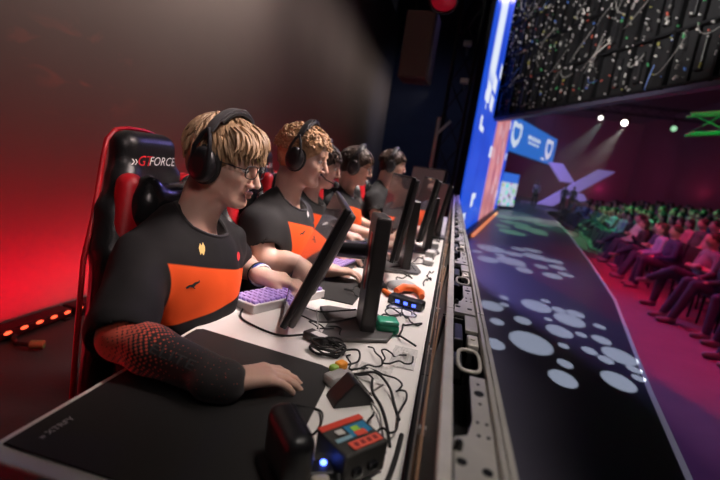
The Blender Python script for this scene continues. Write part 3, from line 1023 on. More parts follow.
def make_chair():
    r = empty('gaming_chair')
    s = SDF()
    s.box((-.30, 0, .74), (.045, .185, .30), .04, k=.03)
    for q in (-1, 1):
        s.cone((-.265, q * .208, .50), (-.270, q * .172, .90), .052, .048, k=.03)
        s.cone((-.270, q * .172, .90), (-.300, q * .105, 1.08), .048, .042, k=.03)
    s.box((-.315, 0, 1.10), (.042, .122, .118), .045, k=.03)
    for q in (-1, 1):
        s.box((-.30, q * .105, .945), (.12, .034, .022), .02, k=.008, op='sub')
    back = s.build('backrest', M['leather'], .008, r, smooth_it=2)
    half = [(-.300, .262, .50), (-.305, .245, .70), (-.310, .226, .88), (-.322, .182, .99), (-.335, .150, 1.08), (-.340, .133, 1.14), (-.342, .120, 1.185), (-.344, .085, 1.214), (-.345, .04, 1.221)]
    pts = [(x, -y, z) for x, y, z in half] + half[::-1]
    MB().tube(pts, .0065, seg=8).build('piping', M['red_leather'], r, smooth=True)
    for q in (-1, 1):
        s = SDF().cone((-.238, q * .185, .60), (-.243, q * .155, .86), .040, .036)
        s.build('side_panel', M['red_leather'], .008, r)
        s = SDF().cone((-.250, q * .178, .880), (-.262, q * .132, 1.075), .034, .034, k=.02)
        s.build('wing_panel', M['red_leather'], .008, r)
        MB().box((-.254, q * .105, .918), (.012, .055, .008), bevel=.003).build('slot_trim', M['silver'], r)
    s = SDF()
    s.cone((-.220, -.11, 1.032), (-.220, .11, 1.032), .050, k=.03)
    s.cone((-.222, -.125, 1.00), (-.222, -.112, 1.078), .038, .030, k=.03).cone((-.222, .125, 1.00), (-.222, .112, 1.078), .038, .030, k=.03)
    s.box((-.224, 0, 1.018), (.040, .12, .055), .035, k=.02)
    pil = s.build('head_pillow', M['leather_shiny'], .006, r, smooth_it=2)
    fb, fp = bvh_of(back), bvh_of(pil)
    Mx = Matrix(((0, 0, 1, 0), (1, 0, 0, 0), (0, 1, 0, 0), (0, 0, 0, 1)))

    def word(t, yy, zz, size, m, surf, host, sx=1.15):
        text_mesh('logo_lettering', t, size, m, host, Matrix.Translation((0, yy, zz)) @ Mx, shear=.25, surface=surf, ray=(-1, 0, 0), sx=sx)
    word('GT', -.062, 1.138, .040, M['logo_red'], fb, back)
    word('FORCE', .022, 1.138, .036, M['logo_white'], fb, back)
    word('GT', -.062, 1.030, .036, M['logo_red'], fp, pil)
    word('FORCE', .020, 1.030, .034, M['logo_white'], fp, pil)
    for q, host, surf, zz in ((0, back, fb, 1.138), (1, pil, fp, 1.030)):
        word('\u00bb', -.100, zz, .034, M['logo_white'], surf, host)
    s = SDF()
    s.box((.0, 0, .44), (.25, .215, .045), .04, k=.03)
    for q in (-1, 1):
        s.cone((-.20, q * .235, .46), (.20, q * .235, .47), .045, .04, k=.03)
    s.build('seat', M['leather'], .010, r)
    MB().box((0, 0, .385), (.30, .30, .03), bevel=.006).build('seat_plate', M['black_metal'], r)
    for q in (-1, 1):
        b = MB()
        b.box((-.02, q * .30, .50), (.05, .025, .22), bevel=.006).box((-.02, q * .22, .39), (.05, .18, .02), bevel=.004)
        a = b.build('armrest', M['black_plastic'], r)
        MB().box((.0, q * .305, .625), (.25, .085, .028), bevel=.012, seg=3).build('arm_pad', M['black_rubber'], a, smooth=True)
    MB().cyl((0, 0, .12), (0, 0, .26), .028).cyl((0, 0, .24), (0, 0, .38), .018).build('gas_lift', M['black_metal'], r, smooth=True)
    b = MB().cyl((0, 0, .075), (0, 0, .13), .05)
    for k in range(5):
        a = 2 * math.pi * k / 5 + .3
        b.tube([(0, 0, .105), (.17 * math.cos(a), .17 * math.sin(a), .095), (.31 * math.cos(a), .31 * math.sin(a), .078)], [.028, .024, .017], seg=8)
    b.build('star_base', M['black_plastic'], r, smooth=True)
    for k in range(5):
        a = 2 * math.pi * k / 5 + .3
        c = Vector((.31 * math.cos(a), .31 * math.sin(a), .03))
        t = Vector((-math.sin(a), math.cos(a), 0))
        b = MB()
        for q in (-.017, .017):
            b.cyl(c + t * (q - .009), c + t * (q + .009), .029, seg=18)
        b.cyl(c + Vector((0, 0, .01)), c + Vector((0, 0, .06)), .008)
        b.build('caster', M['black_rubber'], r, smooth=True)
    return r


chair0 = make_chair()
CH = [((-.565, 1.13), 5, 0.0, 'nearest black and red gaming chair with lettered headrest, behind the player in glasses'),
      ((-.600, 1.70), 18, 0.0, 'black and red gaming chair behind the curly-haired player, second from the camera'),
      ((-.68, 2.20), 16, 0.0, 'third black and red gaming chair from the camera, behind the half-hidden player'),
      ((-.62, 2.74), 28, 0.0, 'fourth black and red gaming chair, behind the dark-haired player in glasses'),
      ((-.49, 3.42), 24, 0.0, 'last black and red gaming chair, at the far end of the desk')]
for k, ((cx, cy), a, dz, lab) in enumerate(CH):
    o = chair0 if k == 0 else copy_tree(chair0)
    o.location = (cx, cy, dz)
    o.rotation_euler = (0, 0, R(a))
    o.scale = (1, 1, .982)
    tag(o, lab, 'chair', 'gaming chairs along the desk')


# ------------------------------------------------------------------ people
def skin_mat(name, c):
    return mat(name, c, 0.48, bump=0.05, bscale=220, var=0.10, vscale=30, sss=0.12, spec=0.4)


M['lips'] = mat('lips', (0.50, 0.24, 0.19), 0.5)
M['eye_white'] = mat('eye_white', (0.75, 0.72, 0.70), 0.15)
M['iris'] = mat('iris', (0.05, 0.06, 0.07), 0.1)


def hair_mat(name, c, var=0.5):
    m = mat(name, c, 0.5, spec=0.35)
    nb = NB(m)
    g = nb.n('ShaderNodeNewGeometry')
    tc = nb.n('ShaderNodeTexCoord')
    nz = nb.n('ShaderNodeTexNoise'); nz.inputs['Scale'].default_value = 90; nz.inputs['Detail'].default_value = 3
    nb.link(tc.outputs['Object'], nz.inputs[0])
    f = nb.m('ADD', nb.m('MULTIPLY', g.outputs['Random Per Island'], 0.6), nb.m('MULTIPLY', nz.outputs['Fac'], 0.5), clamp=True)
    nb.link(nb.mix(f, tuple(q * (1 - var) for q in c), tuple(min(1, q * (1 + var)) for q in c)), nb.b.inputs['Base Color'])
    return m


def V3(*a):
    return np.array(a if len(a) > 1 else a[0], float)


def unit(v):
    v = np.array(v, float)
    return v / np.linalg.norm(v)


def add_hand(s, W, d, up, right=True, curl=(.25, .35, .3), thumb_down=.25, sc=.96):
    W, d = V3(W), unit(d)
    up = unit(V3(up) - d * (V3(up) @ d))
    sd = np.cross(up, d) * (1 if right else -1)
    offs, lens, fwd = (.030, .010, -.011, -.030), (.078, .086, .080, .062), (.088, .092, .088, .080)
    s.cone(W - d * .02, W + d * .03, .024 * sc, .024 * sc, k=.02)
    for i in range(4):
        K = W + (d * fwd[i] + sd * offs[i] + up * .004) * sc
        s.cone(W + d * .012 + sd * offs[i] * .55, K, .0155 * sc, .0120 * sc, k=.012)
        a = curl[0] + i * .03
        p = K
        rr = (.0105, .0092, .0083, .0070) if i < 3 else (.0092, .0080, .0072, .0062)
        dd0 = unit(d + sd * (offs[i] * 2.2))
        for j, (fr, ca) in enumerate(zip((.45, .30, .25), (0, curl[1], curl[2]))):
            a += ca
            q = p + (math.cos(a) * dd0 - math.sin(a) * up) * lens[i] * fr * sc
            s.cone(p, q, rr[j] * sc, rr[j + 1] * sc, k=.003 if j else .006)
            p = q
    a0 = W + (d * .022 + sd * .020 - up * .004) * sc
    a1 = W + (d * .052 + sd * .044 - up * (.008 + .03 * thumb_down)) * sc
    a2 = a1 + unit(d * .85 + sd * .35 - up * thumb_down) * .034 * sc
    a3 = a2 + unit(d * .98 + sd * .05 - up * thumb_down * .8) * .028 * sc
    s.cone(a0, a1, .017 * sc, .0135 * sc, k=.014).cone(a1, a2, .0125 * sc, .0105 * sc, k=.005).cone(a2, a3, .0105 * sc, .0082 * sc, k=.003)


def head_matrix(yaw, pitch, roll):
    return np.array(Matrix.Rotation(R(yaw), 3, 'Z') @ Matrix.Rotation(R(pitch), 3, 'Y') @ Matrix.Rotation(R(roll), 3, 'X'))


def head_frame(O, H):
    m = Matrix(H.tolist()).to_4x4()
    return Matrix.Translation(tuple(O)) @ m


def add_head(s0, O0, H0, hs=1.0):
    s, O, H = SDF(), np.zeros(3), np.eye(3)

    def P(x, y, z):
        return O + H @ V3(x, y, z)
    s.ell(P(-.012, 0, .030), (.098, .076, .082), H, k=.02)
    s.ell(P(.022, 0, -.035), (.060, .058, .078), H, k=.02)
    for q in (-1, 1):
        s.cone(P(-.005, q * .050, -.058), P(.055, q * .018, -.098), .016, .015, k=.025)
        s.ell(P(.053, q * .042, -.024), (.022, .018, .017), H, k=.02)
    s.ell(P(.068, 0, -.098), (.017, .021, .015), H, k=.016)
    s.cone(P(.076, -.032, .021), P(.076, .032, .021), .0115, k=.016)
    s.ell(P(.062, 0, .050), (.025, .050, .030), H, k=.02)
    s.cone(P(.086, 0, .008), P(.107, 0, -.034), .0075, .0100, k=.010)
    for q in (-1, 1):
        s.ell(P(.093, q * .012, -.040), (.011, .008, .0075), H, k=.006)
        s.ell(P(.092, q * .031, .001), (.017, .017, .011), H, k=.010, op='sub')
        s.cone(P(.078, q * .022, .0085), P(.076, q * .042, .0075), .0042, k=.006)
        s.cone(P(.078, q * .022, -.0075), P(.075, q * .042, -.0065), .0035, k=.006)
        s.ell(P(-.010, q * .076, -.010), (.021, .010, .031), H, k=.006)
    s.cone(P(.087, -.016, -.063), P(.087, .016, -.063), .0055, k=.004, mid=1)
    s.ell(P(.0915, 0, -.0625), (.006, .012, .0050), H, k=.004, mid=1)
    s.ell(P(.0890, 0, -.0730), (.0065, .015, .0055), H, k=.004, mid=1)
    s.ell(P(.100, 0, -.0675), (.010, .019, .0013), H, k=.002, op='sub')
    s.cone(P(-.032, 0, -.055), P(-.040, 0, -.10), .052, .052, k=.03)
    e = MB()
    for q in (-1, 1):
        e.ball(tuple(P(.0725, q * .031, .001)), .0122, seg=16, mi=2)
        e.ball(tuple(P(.0812, q * .0305, .0005)), .0052, seg=10, mi=3)
    for q in s.p:
        if q[0] == 'cone':
            s0.p.append(('cone', O0 + H0 @ q[1] * hs, O0 + H0 @ q[2] * hs, q[3] * hs, q[4] * hs, q[5], q[6], q[7]))
        else:
            s0.p.append(('ell', O0 + H0 @ q[1] * hs, q[2] * hs, H0, None, q[5], q[6], q[7]))
    bmesh.ops.transform(e.bm, matrix=head_frame(O0, H0) @ Matrix.Scale(hs, 4), verts=e.bm.verts)
    return e


def make_hair(parent, off, O, H, material, style, seed, hs=1.0):
    """hair cap plus many single locks, one mesh"""
    rr = random.Random(seed)
    s = SDF()

    def P(x, y, z):
        return O + H @ (V3(x, y, z) * hs)
    gx = {'short': .007, 'fringe': .009, 'curly': .012}[style]
    s.ell(P(-.018, 0, .036), V3(.100 + gx, .078 + gx, .080 + gx) * hs, H, k=.01)
    s.ell(P(-.060, 0, -.020), V3(.055, .064, .060) * hs, H, k=.02)
    s.ell(P(.100, 0, -.055), V3(.100, .12, .095) * hs, H, k=.012, op='sub')
    s.ell(P(.105, 0, .022), V3(.034, .062, .042) * hs, H, k=.015, op='sub')
    s.ell(P(.02, 0, -.145), V3(.16, .12, .075) * hs, H, k=.01, op='sub')
    cap = s
    b = MB()

    def surf(th, ph, g=0.0):
        n = V3(math.cos(ph) * math.cos(th), math.cos(ph) * math.sin(th), math.sin(ph))
        r_ = V3(.100 + gx + g, .078 + gx + g, .080 + gx + g)
        return V3(-.018, 0, .036) + n * r_, n
    N = {'fringe': 420, 'curly': 520, 'short': 260}[style]
    for i in range(N):
        th = rr.uniform(-math.pi, math.pi)
        ph = math.asin(rr.uniform(-.15, 1))
        p, n = surf(th, ph, -.004)
        if (p[0] > .055 and p[2] < .055) or (p[0] > -.005 and p[2] < .045):
            continue
        if style == 'curly':
            L, seg = rr.uniform(.02, .038), 6
            t = unit(np.cross(n, V3(rr.gauss(0, 1), rr.gauss(0, 1), rr.gauss(0, 1))))
            u = np.cross(n, t)
            pts = []
            rad = rr.uniform(.005, .010)
            ph0 = rr.uniform(0, 6.28)
            for k in range(seg + 1):
                a = ph0 + k * 1.05
                pts.append(p + n * (.004 + L * .45 * k / seg) + (t * math.cos(a) + u * math.sin(a)) * rad)
            rs = [.0042, .0045, .0045, .0042, .0036, .0028, .0012]
        else:
            crown = V3(-.06, 0.0, .12)
            flow = unit(p - crown)
            flow = flow + V3(.35 if p[0] > -.03 else -.2, -.15, -.35)
            flow = unit(flow - n * (flow @ n))
            L = (rr.uniform(.035, .055) if p[0] > -.02 else rr.uniform(.03, .05)) if style == 'fringe' else rr.uniform(.018, .032)
            pts = []
            q = p.copy()
            side = unit(np.cross(n, flow))
            wv = rr.gauss(0, .004)
            for k in range(6):
                pts.append(q.copy())
                d_ = unit(flow + V3(0, 0, -.10 * k) + side * wv * 40 * math.sin(k))
                q = q + d_ * L / 5
                e = (q - V3(-.018, 0, .036)) / V3(.100 + gx, .078 + gx, .080 + gx)
                le = np.linalg.norm(e)
                lift = 1.03 + .03 * rr.random()
                if le < lift:
                    q = V3(-.018, 0, .036) + e / le * lift * V3(.100 + gx, .078 + gx, .080 + gx)
            rs = [.0028, .0052, .0056, .0048, .0034, .0010]
        b.tube([tuple(P(*x) - off) for x in pts], rs, seg=5)
    if style == 'fringe':                       # the long fringe over the forehead
        for i in range(90):
            y0 = rr.uniform(-.070, .062)
            a = abs(y0) / .09
            p0 = V3(.050 - .05 * a * a + rr.gauss(0, .006), y0 * .9, .112 - .02 * a + rr.gauss(0, .004))
            L = rr.uniform(.6, 1.0)
            dy = -.012 + rr.gauss(0, .006)
            pts = [p0, p0 + V3(.026, dy * .3, -.010), p0 + V3(.046 - .01 * a, dy * .7, -.034 * L), p0 + V3(.054 - .012 * a, dy, -.052 * L), p0 + V3(.055 - .014 * a, dy * 1.4, -.068 * L)]
            b.tube([tuple(P(*x) - off) for x in pts], [.0040, .0058, .0056, .0042, .0010], seg=5)
    dn = (lambda p: .004 * noise.noise(Vector(p) * 60) + .003 * noise.noise(Vector(p) * 130)) if style == 'curly' else (lambda p: .002 * noise.noise(Vector((p[0] * 90, p[1] * 90, p[2] * 25))))
    V, Q, _ = cap.mesh(.0045)
    vs = [b.bm.verts.new(tuple(np.array(p) - off + unit(np.array(p) - O) * dn(p))) for p in V]
    for q in Q:
        b.bm.faces.new([vs[k] for k in q])
    return b.build('hair', material, parent, smooth=True)


def shirt_mat(name, C, base, zl, zh, yl, yr, slope, panel=(0.85, 0.10, 0.018)):
    """dark jersey with an orange panel across the chest; C: chest centre in the shirt's own frame"""
    m = mat(name, base, 0.78, sheen=0.0, spec=0.18, bump=0.12, bscale=700)
    nb = NB(m)
    x, y, z = nb.xyz()
    zz = nb.m('SUBTRACT', nb.m('SUBTRACT', z, C[2]), nb.m('MULTIPLY', nb.m('SUBTRACT', y, C[1]), slope))
    taper = nb.m('MULTIPLY', nb.m('SUBTRACT', y, C[1]), .20)
    inside = nb.m('MULTIPLY', nb.m('MULTIPLY', nb.ramp(nb.m('SUBTRACT', zz, taper), zl - .002, zl + .002), nb.m('SUBTRACT', 1.0, nb.ramp(nb.m('ADD', zz, taper), zh - .002, zh + .002))),
                  nb.m('MULTIPLY', nb.band(nb.m('SUBTRACT', y, C[1]), yl, yr), nb.m('GREATER_THAN', x, C[0] + .005)))
    nb.link(nb.mix(inside, base, panel), nb.b.inputs['Base Color'])
    return m


def make_person(label, D, group=None):
    root = empty('person', (D['pel'][0], D['pel'][1], 0), 0, label, 'person', group)
    off = V3(D['pel'][0], D['pel'][1], 0)
    O, H = V3(D['head']), head_matrix(*D['hrot'])
    neck, pel = V3(D['neck']), V3(D['pel'])
    chest = neck * .62 + pel * .38
    h = D['h']
    s = SDF()
    hs = D.get('hs', .93)
    eyes = add_head(s, O, H, hs)
    s.cone(O + H @ V3(-.032, 0, -.085), neck + V3(-.015, 0, -.02), .053, .058, k=.03)
    shR, elR, wrR, shL, elL, wrL = [V3(D[k]) for k in ('shR', 'elR', 'wrR', 'shL', 'elL', 'wrL')]
    s.cone(shR + (neck - shR) * .12 + V3(0, 0, -.01), shL + (neck - shL) * .12 + V3(0, 0, -.01), .052, k=.05)
    s.cone(neck + V3(-.02, 0, -.06), chest, .075, .095, k=.04).cone(chest, pel, .095, .10, k=.04)
    for sh, el, wr in ((shR, elR, wrR), (shL, elL, wrL)):
        s.cone(sh, el, .050, .040, k=.02)
        mid = el * .7 + wr * .3
        s.chain([el, mid, wr], [.041, .043, .027], k=.015)
    add_hand(s, wrR, D['dR'], D['uR'], True, D.get('cR', (.25, .35, .3)))
    add_hand(s, wrL, D['dL'], D['uL'], False, D.get('cL', (.3, .5, .4)))
    body = s.build('body', [D['skin'], M['lips'], M['eye_white'], M['iris']], h, root, off, smooth_it=1, extra=eyes)
    # jersey
    t = SDF()
    t.cone(shR + (neck - shR) * .10 + V3(0, 0, -.012), shL + (neck - shL) * .10 + V3(0, 0, -.012), .070, k=.05)
    t.ell(chest + V3(.012, 0, .01), (.125, .185, .165), k=.06)
    bel = chest * .35 + pel * .65
    t.ell(bel + V3(.0, 0, -.0), (.135, .180, .20), k=.06)
    t.cone(neck + V3(-.01, 0, -.06), chest, .09, .11, k=.05)
    for sh, el, fr in ((shR, elR, D.get('slR', .75)), (shL, elL, D.get('slL', .75))):
        e = sh + (el - sh) * fr
        t.cone(sh, e, .065, D.get('cuff', .062), k=.03)
        e0, e1 = sh + (el - sh) * (fr - .10), sh + (el - sh) * (fr + .9)
        ax = unit(el - sh)
        t.cone(e + ax * .016, e + ax * .09, .054, .07, k=.006, op='sub')
        t.cone(sh + (el - sh) * fr * .6, e + ax * .05, .047, .052, k=.004, op='sub')
    nd = unit((O + H @ V3(-.035, 0, -.09)) - neck)
    for q in (-1, 1):
        t.cone(neck + V3(-.035, q * .030, .012), neck * .45 + (shL if q > 0 else shR) * .55 + V3(-.01, 0, .012), .047, .055, k=.04)
    nd = unit(nd + V3(.55, 0, 0))
    t.cone(neck + nd * .030 + V3(.006, 0, 0), neck + nd * .16, .064, .085, k=.012, op='sub')
    t.ell(neck + V3(.035, 0, .012), (.05, .045, .035), k=.012, op='sub')

    def wrinkle(p):
        q = Vector(p)
        return .009 * noise.noise(Vector((q.x * 13, q.y * 13, q.z * 6))) + .007 * math.sin(40 * q.z + 18 * q.x + 5 * noise.noise(q * 8)) * max(0, noise.noise(q * 6 + Vector((3, 1, 2))))
    sm = shirt_mat('jersey_cloth', tuple(chest - off), D.get('cloth', (0.020, 0.020, 0.022)), *D.get('panel', (-.055, .045, -.16, .15, .12)))
    shirt = t.build('jersey', sm, max(h * 1.4, .004), root, off, smooth_it=2, disp=wrinkle)
    # collar ring
    pts = []
    bv = bvh_of(shirt)
    c0 = neck + V3(.008, 0, .0)
    for k in range(26):
        a = 2 * math.pi * k / 26
        p = c0 - off + V3(.072 * math.cos(a) + .012, .070 * math.sin(a), .040 - .050 * math.cos(a))
        loc, nor, i_, d_ = bv.find_nearest(Vector(p))
        pts.append(tuple(loc))
    MB().tube(pts, .0052, seg=6, closed=True).build('collar', D.get('trim', M['black_rubber']), root, smooth=True)
    # trousers and shoes (under the desk)
    u = SDF()
    kR, kL = pel + V3(.40, -.11, .02), pel + V3(.40, .11, .02)
    fR, fL = V3(kR[0] + .06, kR[1], .09), V3(kL[0] + .06, kL[1], .09)
    u.ell(pel + V3(0, 0, .02), (.135, .175, .11), k=.03)
    for hp, kn, ft in ((pel + V3(.02, -.09, .01), kR, fR), (pel + V3(.02, .09, .01), kL, fL)):
        u.cone(hp, kn, .085, .066, k=.03).cone(kn, ft, .064, .05, k=.02)
    u.build('trousers', M['trousers'], .012, root, off)
    for ft in (fR, fL):
        w = SDF().cone(ft + V3(-.03, 0, -.05), ft + V3(.15, 0, -.058), .038, .030, k=.02).cone(ft, ft + V3(0, 0, -.05), .042, .040, k=.02)
        w.build('shoe', M['black_rubber'], .009, root, off)
    make_hair(root, off, O, H, D['hair'], D['style'], D['seed'], hs)
    # eyebrows
    for q in (-1, 1):
        MB().tube([tuple(O + H @ V3(*p) * hs - off) for p in ((.088, q * .014, .022), (.0885, q * .028, .027), (.080, q * .045, .022))], [.0028, .0036, .0014], seg=6).build('eyebrow', D['hair'], root, smooth=True)
    return root, body, shirt, off, O, H


M['trousers'] = mat('dark_trousers', (0.016, 0.016, 0.02), 0.85, bump=0.1, bscale=300)




def make_headset(label, O, H, hat=0.0, mic=False, accent=None, hs=.94):
    r = empty('headset', tuple(O), 0, label, 'headset', 'headsets on the players')
    T = Matrix(H.tolist()).to_4x4() @ Matrix.Scale(hs, 4)
    for q in (-1, 1):
        A = T @ Matrix.Translation((-.012, q * .082, -.012)) @ Matrix.Rotation(R(-90 * q), 4, 'X') @ Matrix.Diagonal((.92, 1.14, 1, 1))
        cup = MB().lathe([(.002, .036), (.026, .036), (.036, .031), (.041, .022), (.042, .010), (.040, .006)], A, 28).build('ear_cup', M['black_plastic'], r, smooth=True)
        MB().lathe([(.026, -.012), (.040, -.012), (.047, -.006), (.047, .004), (.041, .009), (.030, .010)], A, 28).build('ear_cushion', M['black_rubber'], cup, smooth=True)
        MB().lathe([(.012, .0362), (.0225, .0368), (.024, .0362), (.0225, .0350)], A, 28).build('cup_ring', M['dark_metal'], cup, smooth=True)
        b = MB()
        b.tube([tuple((T @ Vector(p))) for p in ((-.036, q * .112, -.012), (-.034, q * .116, .030), (-.024, q * .112, .062), (-.012, q * .107, .082))], .0055, seg=8)
        b.tube([tuple((T @ Vector(p))) for p in ((.012, q * .112, -.012), (.010, q * .116, .030), (.000, q * .112, .062), (-.012, q * .107, .082))], .0055, seg=8)
        b.build('yoke', M['dark_metal'], r, smooth=True)
    pts = []
    for k in range(25):
        a = R(12 + 156 * k / 24)
        pts.append(tuple(T @ Vector((-.012 + .012 * math.sin(a), .108 * math.cos(a), .060 + (.082 + hat) * math.sin(a)))))
    band = MB().tube(pts, 1, seg=10, flat=(.012, .0042), up=tuple(T.to_3x3() @ Vector((0, .3, 1)))).build('headband', M['black_plastic'] if accent is None else accent, r, smooth=True)
    pts = []
    for k in range(17):
        a = R(35 + 110 * k / 16)
        pts.append(tuple(T @ Vector((-.012 + .012 * math.sin(a), .101 * math.cos(a), .058 + (.076 + hat) * math.sin(a)))))
    MB().tube(pts, 1, seg=10, flat=(.015, .006), up=tuple(T.to_3x3() @ Vector((0, .3, 1)))).build('band_pad', M['black_rubber'], r, smooth=True)
    if mic:
        b = MB()
        b.tube([tuple(T @ Vector(p)) for p in ((.0, -.115, -.03), (.05, -.10, -.062), (.10, -.055, -.075))], .003, seg=6)
        b.ball(tuple(T @ Vector((.108, -.040, -.075))), (.016, .016, .016))
        b.build('microphone', M['black_rubber'], r, smooth=True)
    return r


def make_glasses(label, O, H, hs=.93):
    r = empty('eyeglasses', tuple(O), 0, label, 'glasses')
    T = Matrix(H.tolist()).to_4x4() @ Matrix.Scale(hs, 4)
    for q in (-1, 1):
        b = MB()
        pts = []
        for k in range(20):
            a = 2 * math.pi * k / 20
            ca, sa = math.cos(a), math.sin(a)
            yy = q * .033 + .024 * math.copysign(abs(ca) ** .7, ca)
            pts.append(tuple(T @ Vector((.1015 - .010 * (abs(yy) / .055) ** 2, yy, .001 + .018 * math.copysign(abs(sa) ** .7, sa)))))
        b.tube(pts, .0014, seg=6, closed=True)
        b.build('lens_rim', M['dark_metal'], r, smooth=True)
        b = MB()
        b.tube([tuple(T @ Vector(p)) for p in ((.092, q * .057, .006), (.06, q * .074, .008), (.01, q * .081, .006))], .0014, seg=6)
        b.build('temple', M['dark_metal'], r, smooth=True)
    b = MB()
    b.tube([tuple(T @ Vector(p)) for p in ((.1012, -.010, .004), (.1055, 0, .007), (.1012, .010, .004))], .0013, seg=6)
    b.build('bridge', M['dark_metal'], r, smooth=True)
    return r


def shifted(D, dx, dy, dz, **kw):
    E = {}
    for k, v in D.items():
        if k in ('head', 'neck', 'pel', 'shR', 'elR', 'wrR', 'shL', 'elL', 'wrL'):
            E[k] = (v[0] + dx, v[1] + dy, v[2] + (dz if k in ('head', 'neck', 'shR', 'shL') else 0))
        else:
            E[k] = v
    E.update(kw)
    return E


blond = hair_mat('dark_blond_hair', (0.33, 0.215, 0.12), .55)
curlb = hair_mat('light_brown_curls', (0.42, 0.26, 0.14), .55)
brown = hair_mat('dark_brown_hair', (0.045, 0.028, 0.020), .5)
skinA = skin_mat('fair_skin', (0.66, 0.42, 0.33))

P1 = dict(pel=(-.690, 1.03, .55), neck=(-.652, 1.025, .972), head=(-.588, 1.052, 1.150), hrot=(-1, 10, 0),
          shR=(-.695, .885, .898), elR=(-.580, .695, .795), wrR=(-.345, .672, .775), dR=(.70, .62, -.02), uR=(-.1, .05, 1), cR=(.22, .28, .2),
          shL=(-.660, 1.195, .890), elL=(-.690, 1.355, .800), wrL=(-.545, 1.262, .797), dL=(.80, .55, -.18), uL=(.1, -.2, 1), cL=(.35, .55, .4),
          h=.0030, skin=skinA, hair=blond, style='fringe', seed=3, slR=.93, slL=.62, cuff=.068, cloth=(.014, .014, .015), panel=(-.030, .060, -.172, .17, -.02))
r1, body1, shirt1, off1, O1, H1 = make_person('player in the nearest chair: fringe, glasses, black jersey with orange panel, hand on mouse', P1)
make_headset('black headset on the nearest player, with a grey headband', O1, H1, .005, accent=mat('headband_grey', (0.10, 0.10, 0.105), 0.35, 0.3))
make_glasses('thin dark-framed eyeglasses on the nearest player', O1, H1)

P2 = dict(pel=(-.69, 1.655, .55), neck=(-.640, 1.645, 1.000), head=(-.590, 1.655, 1.190), hrot=(2, 8, 0),
          shR=(-.685, 1.495, .925), elR=(-.625, 1.455, .800), wrR=(-.410, 1.560, .780), dR=(.85, .45, -.05), uR=(0, .1, 1), cR=(.25, .3, .25),
          shL=(-.650, 1.815, .925), elL=(-.640, 1.930, .800), wrL=(-.470, 1.850, .790), dL=(.9, .3, -.1), uL=(0, -.2, 1), cL=(.35, .5, .4),
          h=.0045, skin=skinA, hair=curlb, style='curly', seed=5, slR=.55, slL=.55, cloth=(.028, .028, .029), panel=(-.020, .090, -.12, .17, .0))
r2, body2, shirt2, off2, O2, H2 = make_person('player with curly light-brown hair in the second chair, dark jersey with orange chest panel', P2)
make_headset('black headset over curly light-brown hair', O2, H2, .014)

P3 = shifted(P2, -.080, .50, -.03, h=.007, hair=brown, style='short', seed=8, hrot=(10, 10, 0))
r3, body3, shirt3, off3, O3, H3 = make_person('dark-haired player half hidden behind the curly-haired player, third along the desk', P3)
make_headset('black headset with a round microphone, on the half-hidden third player', O3, H3, .004, mic=True)
P4 = shifted(P2, -.01, 1.01, -.012, h=.008, hair=brown, style='short', seed=9, hrot=(4, 10, 0), wrR=(-.33, 2.50, .79), elR=(-.60, 2.45, .80))
r4, body4, shirt4, off4, O4, H4 = make_person('dark-haired player in glasses, fourth along the desk, forearms reaching over it', P4)
make_headset('black headset on the dark-haired fourth player, who wears glasses', O4, H4, .006)
make_glasses('eyeglasses on the dark-haired fourth player', O4, H4)
P5 = shifted(P2, .115, 1.70, .03, h=.009, hair=brown, style='short', seed=10, hrot=(0, 4, 0))
r5, body5, shirt5, off5, O5, H5 = make_person('dark-haired player at the far end of the row, in profile with bare forearm', P5)
make_headset('black headset on the farthest player of the row', O5, H5, .004)

# arm sleeve of the nearest player: red print fading in dots to black at the wrist, with red light painted in at the elbow
msl = mat('arm_sleeve_cloth', (0.02, 0.02, 0.02), 0.75, sheen=0.2, bump=0.1, bscale=500)
nb = NB(msl)
x, y, z = nb.xyz('Object')
ex, wx = P1['elR'][0] - off1[0], P1['wrR'][0] - off1[0]
along = nb.ramp(x, ex - .02, ex + .17)
tc = nb.n('ShaderNodeTexCoord')
mp = nb.n('ShaderNodeMapping'); mp.inputs['Rotation'].default_value = (0.6, 0.5, 0.78); mp.inputs['Scale'].default_value = (150, 150, 150)
nb.link(tc.outputs['Object'], mp.inputs[0])
vo = nb.n('ShaderNodeTexVoronoi'); vo.inputs['Scale'].default_value = 1.0; vo.inputs['Randomness'].default_value = 0.0
nb.link(mp.outputs[0], vo.inputs['Vector'])
dots = nb.m('LESS_THAN', vo.outputs['Distance'], nb.m('SUBTRACT', 0.80, nb.m('MULTIPLY', along, 0.70)))
nb.link(nb.mix(dots, (0.018, 0.015, 0.016), (0.75, 0.12, 0.07)), nb.b.inputs['Base Color'])
el, wr, sh = V3(P1['elR']), V3(P1['wrR']), V3(P1['shR'])
s = SDF()
s.chain([sh * .35 + el * .65, el], [.0505, .0445], k=.015)
s.chain([el, el * .7 + wr * .3, wr + (wr - el) * .03], [.0445, .0465, .0365], k=.015)
e = unit(wr - el)
s.cone(wr - unit(V3(P1['dR'])) * .024, wr + e * .004, .034, .036, k=.015)
sleeve1 = s.build('arm_sleeve', msl, .0035, r1, off1)
# lettering on the sleeve
bv = bvh_of(sleeve1)
mgl = mat('sleeve_lettering', (0.06, 0.06, 0.062), 0.6)
c = (el * .38 + wr * .62) - off1
ux = Vector(tuple(unit(wr - el)))
nr = Vector((.25, -.78, .58)).normalized()
nr = (nr - ux * nr.dot(ux)).normalized()
uy = nr.cross(ux)
Tm = Matrix((ux, uy, nr)).transposed().to_4x4()
text_mesh('sleeve_lettering', 'ELITE', .026, mgl, sleeve1, Matrix.Translation(Vector(c) + nr * .05) @ Tm, surface=bv, ray=-nr, sx=1.6, lift=.001)

# marks on the jersey of the nearest player
bv = bvh_of(shirt1)


